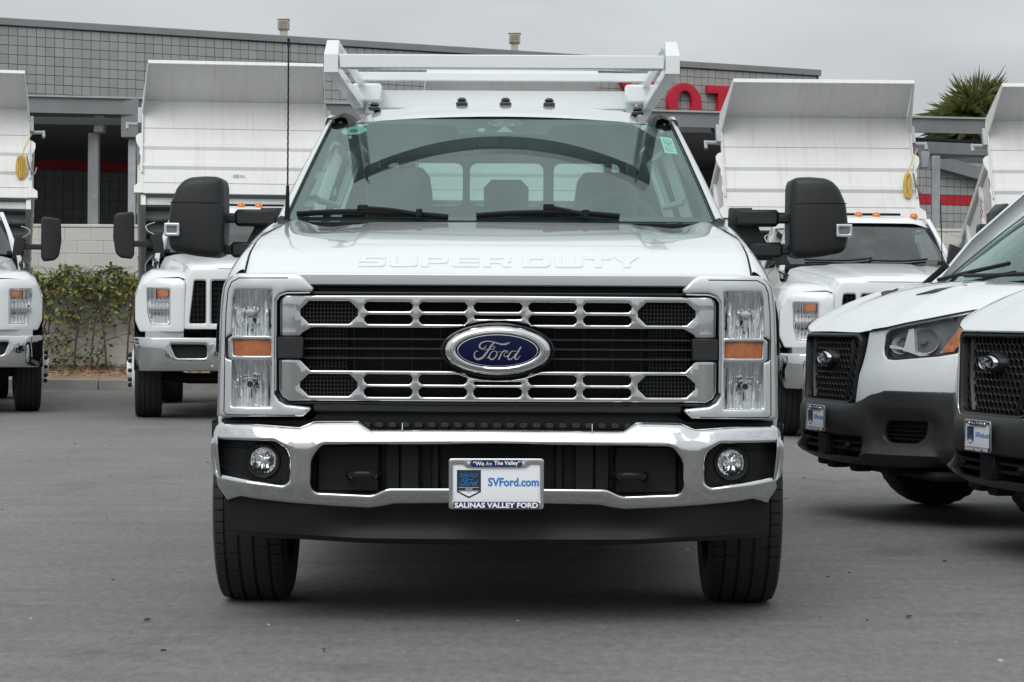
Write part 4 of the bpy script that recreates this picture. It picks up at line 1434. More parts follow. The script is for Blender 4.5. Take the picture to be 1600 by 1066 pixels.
# wipers
def wiper(pts, arm):
    b = MB()
    pts = [(a_, c_ + 5) for a_, c_ in pts]; arm = [(a_, c_ + 5) for a_, c_ in arm]
    P = [wsp(*us(*p), -.018) for p in pts]
    b.tube(smooth_path([tuple(p) for p in P], 4), .0085, 6)
    Q = [wsp(*us(*p), -.007) for p in pts]
    b.tube(smooth_path([tuple(p) for p in Q], 4), .006, 4)
    A = [wsp(*us(*p), -.028) for p in arm]
    b.tube(smooth_path([tuple(p) for p in A], 4), [.008] * (4 * (len(A) - 1) + 1), 6)
    m_ = A[0]; b.box(m_.x - .022, m_.x + .022, m_.y - .015, m_.y + .02, m_.z - .012, m_.z + .012, .004)
    b.lathe([(.0, -.012), (.013, -.01), (.013, .02)], tuple(A[-1] + Vector((0, 0, .0))), 'z', 10)
    b.build('wiper', BLACK, hero)
wiper([(464, 334), (520, 331), (575, 331), (640, 334), (700, 339)], [(567, 329), (610, 332), (655, 339)])
wiper([(744, 337), (800, 333.5), (860, 332), (920, 334), (968, 338)], [(857, 328), (890, 334), (915, 340)])

# roof, pillars, doors
RZ_ = [(1.95, 1.990), (2.0, 2.008), (2.12, 2.035), (2.3, 2.062), (2.6, 2.086), (3.0, 2.095), (3.6, 2.090), (4.1, 2.070), (4.3, 2.04)]
def roof_pt(u, y, z):
    a = abs(u)
    x = u * .712
    zz = z - .010 * a ** 2 - .062 * sstep(.72, 1.0, a) ** 1.5 + .010 * (1 - sstep(.56, .66, a)) * sstep(2.0, 2.3, y) - (.0 if y > 2.05 else .012 * a * a)
    yy = y + .17 * u * u * (1 - sstep(2.0, 3.0, y))
    return (x, yy, zz)
b = MB(); b.loft([[roof_pt(i / 26, y, z) for i in range(-26, 27)] for y, z in RZ_]); b.build('roof', WHITE, hero, sharp=30)
b = MB(); b.loft([[tuple(Vector(roof_pt(i / 13 * .97, y, z)) + Vector((0, .03, -.06))) for i in range(-13, 14)] for y, z in RZ_]); b.build('headliner', INTER, hero)
for px, py in ((586, 163), (722, 155), (790, 154.5), (858, 155.5), (995, 163.5)):
    p = wp(px, py, HY + 2.36); x = p.x - HX
    zr = roof_pt(x / .712, 2.36, 2.068)[2]
    b = MB(); b.box(x - .027, x + .027, 2.30, 2.42, zr - .006, zr + .010, .006); b.box(x - .021, x + .021, 2.315, 2.41, zr + .009, zr + .031, .010)
    b.build('roof_marker_lamp', SMOKE, hero)
def side_x(z): return 1.0 - .0 * z if z < 1.36 else 1.0 - .03 * sstep(1.36, 1.46, z) - (max(0, z - 1.44)) * .335
for sg in (1, -1):
    def fl(b_):
        if sg < 0: b_.v = [(-x, y, z) for x, y, z in b_.v]
        return b_
    # pillar strip along the glass
    b = MB(); rows = []
    for i in range(13):
        t = i / 12
        e_ = wsp(-1, t)
        rows.append([tuple(e_ + Vector((.004, .01, .004))), tuple(e_ + Vector((-.006, .004, .014))), tuple(e_ + Vector((-.024 + .006 * t, .035, .020))), tuple(e_ + Vector((-.046 + .016 * t, .09, .012))), tuple(e_ + Vector((-.052 + .02 * t, .15, -.02)))])
    b.loft(rows); fl(b).build('windscreen_pillar', WHITE, hero, sharp=40)
    b = MB(); b.tube([tuple(wsp(-1, t / 10) + Vector((-.001, .0, .006))) for t in range(11)], .004, 5); fl(b).build('glass_seal', BLACK, hero)
    # roof rail, dark at its front corner
    b = MB()
    e_ = wsp(-1, 1)
    b.loft([[(-.768 + dx_, y, z + dz_) for dx_, dz_ in ((.012, -.02), (.006, .012), (-.010, .012), (-.024, -.03))] for y, z in ((2.14, 1.985), (2.3, 2.012), (2.6, 2.03), (3.0, 2.035), (4.2, 2.02))])
    fl(b).build('roof_rail', WHITE, hero, sharp=40)
    b = MB(); b.loft([[(-.757, y, z - .012), (-.742, y, z + .012), (-.715, y, z + .022), (-.690, y, z + .016), (-.675, y, z - .02)] for y, z in ((2.09, 1.975), (2.14, 1.99), (2.3, 2.012), (2.6, 2.028), (3.0, 2.032), (4.2, 2.018))])
    fl(b)
    b.build('drip_trim', BLACK, hero)
    # side of the cab with window openings
    o_ = [(1.60, .50), (4.34, .50), (4.34, 2.0), (2.28, 2.0), (1.60, 1.50)]
    w1 = rp([(1.86, 1.47), (2.40, 1.90), (3.02, 1.93), (3.02, 1.47)], .03, 3); w2 = rp([(3.14, 1.47), (3.14, 1.93), (4.05, 1.93), (4.05, 1.47)], .04, 3)
    b = MB(); b.sheet(o_, [w1, w2], pos=lambda u, v, w: (-side_x(v) + w, u, v), step=.08, thick=.05, rnd=.008, back=True); fl(b).build('cab_side', WHITE, hero, sharp=40)
    b = MB(); b.sheet(w1, pos=lambda u, v, w: (-side_x(v) + .02, u, v), step=.2, thick=0, rnd=0); b.sheet(w2, pos=lambda u, v, w: (-side_x(v) + .02, u, v), step=.2, thick=0, rnd=0); fl(b).build('side_window', SIDEG, hero, sharp=60)
    b = MB(); b.box(-1.025, -1.0, 2.75, 2.98, 1.18, 1.21, .008); fl(b).build('door_handle', WHITE, hero)
    b = MB(); b.tube([(-1.002, 3.08, .55), (-1.002, 3.08, 1.40)], .004, 4); fl(b).build('door_seam', DARK, hero)
    b = MB(); b.box(-1.04, -.80, 1.9, 4.2, .40, .47, .015); fl(b).build('running_board', BLACK, hero)
# rear wall with three-pane window
def bx(px, dep): return (px - 800) / FPX * (HY + dep) - HX
zt, zb_ = 1.945, 1.712
panes = [rp([(x0, zb_), (x1, zb_), (x1, zt), (x0, zt)], .045, 4) for x0, x1 in ((-.63, bx(722, 4.3)), (bx(733, 4.3), bx(848, 4.3)), (bx(864, 4.3), .63))]
b = MB(); b.sheet([(-.97, .5), (.97, .5), (.97, 1.42), (.76, 2.0), (-.76, 2.0), (-.97, 1.42)], panes, fy=4.30, step=.15, thick=.04, rnd=.004, back=True); b.build('cab_rear_wall', INTER, hero)
for p in panes:
    b = MB(); b.sheet(p, fy=4.32, step=.3, thick=0, rnd=0); b.build('rear_window', REARG, hero, recalc=False)
b = MB(); b.box(-.98, .98, 1.65, 4.29, .50, .55); b.build('cab_floor', DARK, hero)

# interior
b = MB(); rows = []
for i in range(9):
    a = i / 8
    rows.append([(x, 1.50 + .25 * (x / .9) ** 2 * 0 + .55 * a, 1.485 + .035 * math.sin(a * math.pi) - .10 * max(0, a - .8) * 3) for x in (-.86, -.6, -.3, 0, .3, .6, .86)])
b.loft(rows); b.box(-.86, .86, 2.0, 2.1, .9, 1.44); b.build('dashboard', INTER, hero)
def seat(name, x, y, w, h0, htop, hw, hh):
    b = MB()
    sec = []
    for k_, (z, ww, dy) in enumerate(((h0, w * .52, .0), (h0 + .1, w * .55, -.02), ((h0 + htop) / 2, w * .54, .03), (htop - .12, w * .5, .06), (htop - .04, w * .46, .07), (htop, w * .36, .08))):
        sec.append([(x - ww, y + dy + .05, z), (x - ww * .9, y + dy - .03, z), (x - ww * .5, y + dy - .05, z), (x, y + dy - .045, z), (x + ww * .5, y + dy - .05, z), (x + ww * .9, y + dy - .03, z), (x + ww, y + dy + .05, z), (x + ww * .8, y + dy + .13, z), (x, y + dy + .15, z), (x - ww * .8, y + dy + .13, z)])
    b.loft(sec, closed=True); b.add(sec[-1], [tuple(range(10))])
    st = b.build(name, SEATM, hero, sharp=60)
    if hw:
        b = MB(); b.box(x - hw, x + hw, y + .03, y + .15, htop - .01, htop + hh, .04); b.build('headrest', SEATM, st, sharp=60)
    return st
def sx_(px, dep): return bx(px, dep)
seat('front_seat', sx_(622, 2.95), 2.9, .32, .95, 1.83, .0, 0)
seat('front_seat', sx_(946, 2.95), 2.9, .30, .95, 1.81, .0, 0)
seat('centre_seat', sx_(790, 3.7), 3.65, .25, .9, 1.62, .115, .20)
seat('rear_seat', -.46, 3.75, .42, .9, 1.60, 0, 0)
seat('rear_seat', .46, 3.75, .42, .9, 1.60, 0, 0)
b = MB()
cw = Vector((sx_(962, 2.3), 2.25, 1.50)); rows = []
tilt = R(28)
for i in range(28):
    a = 2 * math.pi * i / 28
    p = Vector((.19 * math.cos(a), 0, .19 * math.sin(a)))
    rows.append(cw + Vector((p.x, p.z * math.sin(tilt), p.z * math.cos(tilt))))
b.tube(rows + [rows[0]], .016, 8, caps=False)
b.beam(cw + Vector((-.18, 0, 0)), cw + Vector((.18, 0, 0)), .05, .03); b.tube([cw, cw + Vector((0, -.35, -.15))], .03, 8)
b.build('steering_wheel', INTER, hero)
b = MB(); p = wsp(0, .86, .04); b.box(-.12, .12, p.y + .05, p.y + .09, p.z - .10, p.z - .03, .02); b.beam(tuple(p), (0, p.y + .06, p.z - .05), .02, .02); b.build('rear_view_mirror', BLACK, hero)
for sg in (-1, 1):
    b = MB(); b.tube([(sg * .80, 1.95, 1.62), (sg * .72, 2.03, 1.60), (sg * .66, 2.17, 1.80), (sg * .72, 2.15, 1.85)], .016, 6); b.build('grab_handle', INTERL, hero)

# ---- towing mirrors
def mirror(sg):
    dep = 1.75
    k_ = (HY + dep) / FPX
    sh = 0 if sg > 0 else 24 * 0
    def q(px, py):
        # outline measured on the viewer's-left mirror, relative to the truck's axis at that distance
        return ((px - 782) * k_ * (1.0 if sg > 0 else 1.045) , CAM_H - (py - 494 + (-.5 if sg < 0 else 3.2) * (1)) * k_ )
    mm = thing('towing_mirror', (0, 0, 0)); mm.parent = hero
    def fl(b_):
        if sg < 0: b_.v = [(-x, y, z) for x, y, z in b_.v]
        return b_
    head = [q(*p) for p in ((265.5, 350), (269, 318), (279, 294), (289, 283), (300, 278), (322, 276), (341, 276.5), (349, 279.5), (352, 290), (353, 340), (352.5, 385), (350, 397), (338, 402), (320, 401), (300, 398.5), (276, 394), (268, 387), (265.5, 375))]
    head = rp(head, .012, 3)
    xm = sum(p[0] for p in head) / len(head); zm = q(0, 340)[1]
    b = MB(); b.sheet(head, pos=lambda u, v, w: (u, dep - .10 + w + 1.1 * (u - xm) ** 2 + .35 * (v - zm) ** 2, v), step=.03, thick=.20, rnd=.032, back=True)
    fl(b).build('mirror_head', BLACKT, mm, sharp=45)
    b = MB(); s0, s1 = q(267.5, 317), q(352, 318.5); n = 12
    pth = []
    for i in range(n + 1):
        u = s0[0] + (s1[0] - s0[0]) * i / n; v = s0[1] + (s1[1] - s0[1]) * i / n
        e_ = min(u - s0[0], s1[0] - u) / .032
        pth.append((u, dep - .1005 + 1.1 * (u - xm) ** 2 + .35 * (v - zm) ** 2 + .032 * (1 - math.sqrt(max(0, 1 - max(0, 1 - e_) ** 2))), v))
    b.tube(pth, .0022, 4); fl(b).build('split_line', DARK, mm)
    # lamp
    p0, p1 = q(261.5, 349.5), q(285.5, 370)
    yl = dep - .10 + 1.1 * (p0[0] - xm) ** 2
    b = MB(); b.sheet(rp([(p0[0], p1[1]), (p1[0], p1[1]), (p1[0], p0[1]), (p0[0], p0[1])], .006, 3), [rp([(p0[0] + .012, p1[1] + .014), (p1[0] - .012, p1[1] + .014), (p1[0] - .012, p0[1] - .014), (p0[0] + .012, p0[1] - .014)], .004, 2)], fy=lambda x, z: dep - .112 + .45 * (x - xm) ** 2, step=.02, thick=.06, rnd=.004)
    fl(b).build('lamp_frame', CHROME2, mm)
    b = MB(); b.box(p0[0] + .008, p1[0] - .008, dep - .098, dep - .05, p1[1] + .01, p0[1] - .01, .003); fl(b).build('signal_lamp', pmat('signal_lens', (.16, .165, .165), .15, coat=.5) if sg > 0 else MATS['signal_lens'], mm)
    # arms: collar, tube, sleeve (two of each)
    for nm, pc, pt, ps, yz in (('upper', (338, 346, 329, 347), (344, 371, 333.5, 347), (366, 432, 326, 352), 0), ('lower', (338, 346, 378, 399), (344, 364, 382.5, 396.5), (360, 410, 377, 401), 0)):
        a = MB()
        y_ = dep + .04
        def bxp(r, cy, hy, c_): 
            (x0, z1), (x1, z0) = q(r[0], r[2]), q(r[1], r[3])
            a.box(x0, x1, cy - hy, cy + hy, z0, z1, c_)
        bxp(pc, y_, .055, .014); bxp(pt, y_, .034, .008); bxp(ps, y_ + .01, .055, .012)
        fl(a).build('mirror_arm', BLACKT, mm)
    b = MB(); b.sheet([q(x, y) for x, y in ((392, 356), (404, 322), (436, 322), (440, 404), (372, 404), (372, 396))], fy=dep + .07, step=.1, thick=.10, rnd=.01); fl(b).build('mirror_base', BLACKT, mm)
    b = MB(); p = [(x * .94 + xm * .06, z * .94 + zm * .06) for x, z in head]; b.sheet(p, fy=dep + .103, step=.2, thick=0, rnd=0); fl(b).build('mirror_glass', CHROME, mm)
mirror(1); mirror(-1)

# ---- whip aerial
b = MB()
p0 = wp(448.5, 344, HY + 1.30); p1 = wp(449.2, 318, HY + 1.30); p2 = wp(449.5, 290, HY + 1.30); p3 = wp(451, 60, HY + 1.30)
rel = lambda p: (p.x - HX, p.y - HY, p.z)
b.tube([rel(p0), rel(p1), rel(p2)], [.0125, .0085, .0065], 8)
n = 60
b.tube([tuple(Vector(rel(p2)).lerp(Vector(rel(p3)), i / n) + Vector((.0006 * math.cos(i * 2.1), 0, 0))) for i in range(n + 1)], [.0036 if i % 2 else .0032 for i in range(n + 1)], 6)
b.tube([rel(p3), tuple(Vector(rel(p3)) - Vector((0, 0, .035)))], .0055, 6)
b.build('aerial', BLACK, hero)

# ---- wheels
def tyre_mb(x, y, r, w, ribs=True, n=96, rim_r=.24):
    b = MB()
    hw = w / 2
    # half section listed from the outer bead over the tread to the inner bead
    prof_ = [(-hw * .72, rim_r), (-hw * .92, rim_r + .03), (-hw * 1.0, rim_r + (r - rim_r) * .45), (-hw * .995, r - .06), (-hw * .965, r - .028), (-hw * .90, r - .010)]
    gr = [-.62, -.24, .16, .58]
    tread = []
    a = -.78
    for g_ in gr:
        tread += [(hw * (g_ - .045), r - .001), (hw * (g_ - .035), r - .010), (hw * (g_ + .035), r - .010), (hw * (g_ + .045), r - .001)]
    prof_ += [(hw * -.70, r - .002)] + tread + [(hw * .72, r - .002)]
    prof_ += [(-p[0], p[1]) for p in reversed(prof_[:6])]
    rows_ = []
    st = []
    if ribs and n >= 90:
        for k in range(56):
            for f_, c_ in ((0, 0), (.40, 0), (.43, 1), (.55, 1), (.58, 0)): st.append((2 * math.pi * (k + f_) / 56, c_, k))
    else:
        st = [(2 * math.pi * j / n, 1 if j % 2 else 0, j) for j in range(n)]
    for t, cut, k in st:
        row = []
        for i, (u, rr__) in enumerate(prof_):
            q_ = rr__
            un = u / hw
            if cut and ribs and rr__ > r - .04:
                if abs(un) > .60 and rr__ > r - .03: q_ -= .008
                elif .24 < abs(un) < .6 and rr__ > r - .005 and (k + (un > 0)) % 2 == 0: q_ -= .007
            sk = .05 * un * (1 if abs(un) < .6 else 0)
            row.append((x + u, y + q_ * math.cos(t + sk), r + q_ * math.sin(t + sk)))
        rows_.append(row)
    rows_.append(rows_[0])
    b.loft(rows_)
    return b
def rim_mb(x, y, r, rim_r, sgn, depth=.06, holes=8):
    b = MB()
    pr = [(rim_r + .012, .0), (rim_r + .012, .012), (rim_r - .012, .02), (rim_r - .03, depth), (rim_r * .55, depth + .015), (rim_r * .42, depth - .02), (rim_r * .30, depth - .045), (.0, depth - .05)]
    b.lathe([(q, sgn * -a) for q, a in pr], (x, y, r), 'x', 36)
    return b
WX = .944
for sg in (-1, 1):
    w = thing('front_wheel', (sg * WX, .97, 0)); w.parent = hero
    tyre_mb(0, 0, .402, .276).build('tyre', RUBBER, w, sharp=28)
    rim_mb(sg * .126, 0, .402, .235, sg).build('rim', STEEL, w)
    b = MB(); b.lathe([(.235, -sg * .13), (.20, -sg * .05), (.15, sg * .02), (.0, sg * .02)], (0, 0, .402), 'x', 24); b.build('brake_disc', DARK, w)
for sg in (-1, 1):
    w = thing('rear_wheel', (sg * .90, 5.15, 0)); w.parent = hero
    bb = tyre_mb(sg * .14, 0, .40, .24, n=48); join(bb, tyre_mb(-sg * .14, 0, .40, .24, n=48)); bb.build('tyre', RUBBER, w, sharp=28)
    rim_mb(sg * .25, 0, .40, .235, sg, .12).build('rim', STEEL, w)
# ---- running gear
b = MB()
for sg in (-1, 1):
    b.box(sg * .40, sg * .48, .35, 7.1, .55, .70)
b.tube([(-.85, .97, .42), (.85, .97, .40)], .055, 8)
b.box(-.45, .45, .9, 2.0, .40, .75, .05)
b.tube([(-.8, 5.15, .40), (.8, 5.15, .40)], .07, 8); b.lathe([(.0, -.16), (.12, -.12), (.16, 0), (.12, .12), (.0, .16)], (0, 5.15, .40), 'y', 14)
b.tube([(.3, 2.2, .42), (.3, 4.2, .42)], .05, 8)
b.box(-.95, .95, .25, 1.65, .76, .80)
b.build('chassis', DARK, hero, sharp=30)
# ---- service body
b = MB()
b.box(-1.14, -.62, 4.45, 7.25, .62, 1.42, .015); b.box(.62, 1.14, 4.45, 7.25, .62, 1.42, .015); b.box(-.62, .62, 4.45, 7.25, .72, .80)
b.box(-.62, .62, 4.45, 4.50, .80, 1.40)
sb = b.build('service_body', WHITE, hero)
for sg in (-1, 1):
    for y0, y1, z0 in ((4.5, 4.78, .66), (4.82, 5.6, 1.05), (5.64, 7.2, .66)):
        b = MB(); b.box(sg * 1.139, sg * 1.155, y0, y1, z0 if z0 > 1 else z0, 1.38, .006); b.build('locker_door', WHITE, sb)

# ---- ladder rack
rack = thing('ladder_rack', (0, 0, 0)); rack.parent = hero
D1, D2 = 1.9, 3.63
def rq(px, py, dep):
    k_ = (HY + dep) / FPX
    return ((px - 783 + 0) * k_, CAM_H - (py - 494 + .12) * k_)
for sg in (-1, 1):
    # front end plate: box with a folded upper face
    x0, zt_ = rq(505, 62, D1); x1, zm_ = rq(527, 86, D1); _, zb2 = rq(505, 114, D1)
    xa, xb = abs(x0), abs(x1)
    xt = xa - .010
    b = MB()
    prof_ = [(D1 + .05, zt_), (D1, zm_), (D1, zb2), (D1 + .10, zb2), (D1 + .14, zt_)]
    V = [(sg * (xt if i in (0, 4) else xa), y, z) for i, (y, z) in enumerate(prof_)] + [(sg * xb, y, z) for y, z in prof_]
    b.add(V, [(0, 1, 2, 3, 4), (9, 8, 7, 6, 5)] + [(i, (i + 1) % 5, 5 + (i + 1) % 5, 5 + i) for i in range(5)])
    b.build('end_plate', RACKW, rack, sharp=20)
    xc = (xa + xb) / 2
    # upper and lower side rails running back to the rear post
    b = MB(); b.box(sg * (xb - .004), sg * (xb + .028), D1 + .12, 6.9, zt_ - .036, zt_ - .004, .004); b.build('upper_rail', RACKW, rack)
    b = MB(); b.box(sg * (xb + .002), sg * (xa - .004), D1 + .10, 6.9, zb2 + .001, zb2 + .045, .004); b.build('lower_rail', RACKW, rack)
    for yy in (D2, 6.8):
        b = MB(); b.box(sg * (xa - .015), sg * (xa - .075), yy + .06, yy + .11, zb2 - .02 if yy == D2 else 1.40, zt_ + .0, .004); b.build('rack_post', RACKW, rack)
    # mount block where the frame meets the cab guard
    b = MB(); xm0 = .60; z0 = rq(0, 152, D2)[1]; z1_ = rq(0, 133, D2)[1]
    b.box(sg * .62, sg * (xa - .006), D2 - .06, D2 + .04, z0 - .03, z1_, .010); b.build('mount_block', RACKW, rack)
    b = MB(); b.box(sg * (xb - .075), sg * (xb - .005), 4.46, 4.53, 1.40, zb2 + .02, .004); b.build('rack_leg', RACKW, rack)
    b = MB(); b.beam((sg * (xb - .03), D2 + .02, zb2), (sg * (xb - .03), 4.48, 1.75), .05, .05, .004); b.build('rack_brace', RACKW, rack)
x1, z1_ = rq(527, 85, D1); _, z0 = rq(527, 107, D1)
b = MB(); b.box(x1 + .004, -x1 - .004, D1 + .012, D1 + .075, z0, z1_, .005); b.build('crossbar', RACKW, rack)
_, z1_ = rq(0, 113.5, D2); _, z0 = rq(0, 126.5, D2)
b = MB(); b.box(-.755, .755, D2 + .005, D2 + .045, z0, z1_, .004); b.build('crossbar', RACKW, rack)
_, z1_ = rq(0, 143, D2 + .1); _, z0 = rq(0, 172, D2 + .1)
b = MB(); b.box(-.675, .675, D2 + .06, D2 + .12, z0, z1_, .006); b.build('crossbar', RACKW, rack)
b = MB(); b.box(-.7, .7, 6.82, 6.87, zb2, zb2 + .05, .004); b.build('crossbar', RACKW, rack)

# ---- licence plate
def plate_parts(parent, M, k=1.0):
    """dealer plate in its own XZ plane facing -Y, about 0.334 m wide; M places it"""
    W_, H_ = .334, .178
    pl = MB(); pl.sheet(rp([(-W_ / 2 + .004, -H_ / 2 + .004), (W_ / 2 - .004, -H_ / 2 + .004), (W_ / 2 - .004, H_ / 2 - .004), (-W_ / 2 + .004, H_ / 2 - .004)], .010, 3), fy=.0, step=.2, thick=.004, rnd=.001)
    pl.xf(M); po = pl.build('licence_plate', PLATE, parent)
    # chrome frame
    f = MB()
    outer = rp([(-W_ / 2, -H_ / 2), (W_ / 2, -H_ / 2), (W_ / 2, H_ / 2), (-W_ / 2, H_ / 2)], .012, 4)
    inner_ = rp([(-W_ / 2 + .014, -H_ / 2 + .027), (W_ / 2 - .014, -H_ / 2 + .027), (W_ / 2 - .014, H_ / 2 - .020), (.118, H_ / 2 - .020), (.103, H_ / 2 - .032), (-.103, H_ / 2 - .032), (-.118, H_ / 2 - .020), (-W_ / 2 + .014, H_ / 2 - .020)], .003, 2)
    f.sheet(outer, [inner_], fy=-.007, step=.05, thick=.008, rnd=.0035)
    f.xf(M); f.build('plate_frame', CHROME, po)
    s = MB()
    s.sheet([(-.088, H_ / 2 - .0305), (.088, H_ / 2 - .0305), (.088, H_ / 2 - .006), (-.088, H_ / 2 - .006)], fy=-.0085, step=.3, thick=.002, rnd=0)
    s.sheet([(-.150, -H_ / 2 + .003), (.150, -H_ / 2 + .003), (.150, -H_ / 2 + .0255), (-.150, -H_ / 2 + .0255)], fy=-.0085, step=.3, thick=.002, rnd=0)
    s.xf(M); s.build('frame_band', NAVY, po)
    t = MB()
    for wd, xx, wth, sh_ in (('\u201cWe', -.062, .038, 0), ('Are', -.0265, .022, .25), ('The Valley\u201d', .038, .092, 0)):
        q_ = text_mb(wd, .02, bold=.02 if not sh_ else 0, width=wth, shear=sh_)
        join(t, q_, Matrix.Translation((xx, -.0096, H_ / 2 - .0175)))
    t.xf(M); t.build('motto_lettering', PRINTW, po, sharp=0, recalc=False); t = MB()
    q_ = text_mb('SALINAS VALLEY FORD', .024, bold=.035, width=.292)
    zmin, zmax = min(v[2] for v in q_.v), max(v[2] for v in q_.v)
    join(t, q_, Matrix.Translation((0, -.0096, -H_ / 2 + .0145)) @ Matrix.Diagonal((1, 1, .0185 / (zmax - zmin), 1)))
    t.xf(M); t.build('dealer_lettering', PRINTW, po, sharp=0, recalc=False)
    t = MB(); q_ = text_mb('SVFord.com', .04, bold=.03, width=.178); join(t, q_, Matrix.Translation((.060, -.0012, .006)))
    t.xf(M); t.build('web_address', PRINTB, po, sharp=0, recalc=False)
    c = MB(); cx_, cz_ = -.096, -.001
    c.sheet([(cx_ - .042, cz_ + .049), (cx_ + .042, cz_ + .049), (cx_ + .042, cz_ - .028), (cx_, cz_ - .050), (cx_ - .042, cz_ - .028)], fy=-.0010, step=.2, thick=.001, rnd=0)
    c.xf(M); co_ = c.build('dealer_crest', CRESTK, po, sharp=0)
    c = MB(); q_ = text_mb('SALINAS VALLEY', .012, width=.064); zmin, zmax = min(v[2] for v in q_.v), max(v[2] for v in q_.v)
    join(c, q_, Matrix.Translation((cx_, -.0022, cz_ + .031)) @ Matrix.Diagonal((1, 1, .015 / (zmax - zmin), 1)))
    sw_ = MB(); script_word(sw_, .062, 0, .0, 0, 0, 0); join(c, sw_, Matrix.Translation((cx_, -.0022, cz_ + .007)))
    c.xf(M); c.build('crest_lettering', PRINTB, po, sharp=0, recalc=False)
    c = MB()
    c.sheet([(cx_ - .034, cz_ - .0265), (cx_ + .034, cz_ - .0265), (cx_, cz_ - .0435)], fy=-.0022, step=.2, thick=.0005, rnd=0)
    c.box(cx_ - .036, cx_ + .036, -.0022, -.0016, cz_ - .0125, cz_ - .0115); c.box(cx_ - .036, cx_ + .036, -.0022, -.0016, cz_ - .0245, cz_ - .0235)
    q_ = text_mb('SINCE', .008, width=.024); join(c, q_, Matrix.Translation((cx_, -.0023, cz_ - .018)))
    c.xf(M); c.build('crest_print', PRINTW, po, sharp=0, recalc=False)
    c = MB(); q_ = text_mb('1979', .007, width=.016); join(c, q_, Matrix.Translation((cx_, -.0032, cz_ - .0315))); c.xf(M); c.build('crest_year', PRINTB, po, sharp=0, recalc=False)
    for sx in (-1, 1):
        c = MB(); c.lathe([(.0, -.0125), (.005, -.0120), (.0072, -.009), (.0072, .0)], (sx * .0955, 0, H_ / 2 - .020), 'y', 14); c.xf(M); c.build('plate_screw', CHROME2, po)
    return po
p = wp(775.5, 756, HY - .03)
PM = Matrix.Translation((p.x - HX, -.03, p.z)) @ Matrix.Rotation(R(-.2), 4, 'Y')
plate_parts(hero, PM)
b = MB(); b.box(p.x - HX - .12, p.x - HX + .12, -.024, .12, p.z - .05, p.z + .06, .005); b.build('plate_bracket', BLACK, hero)
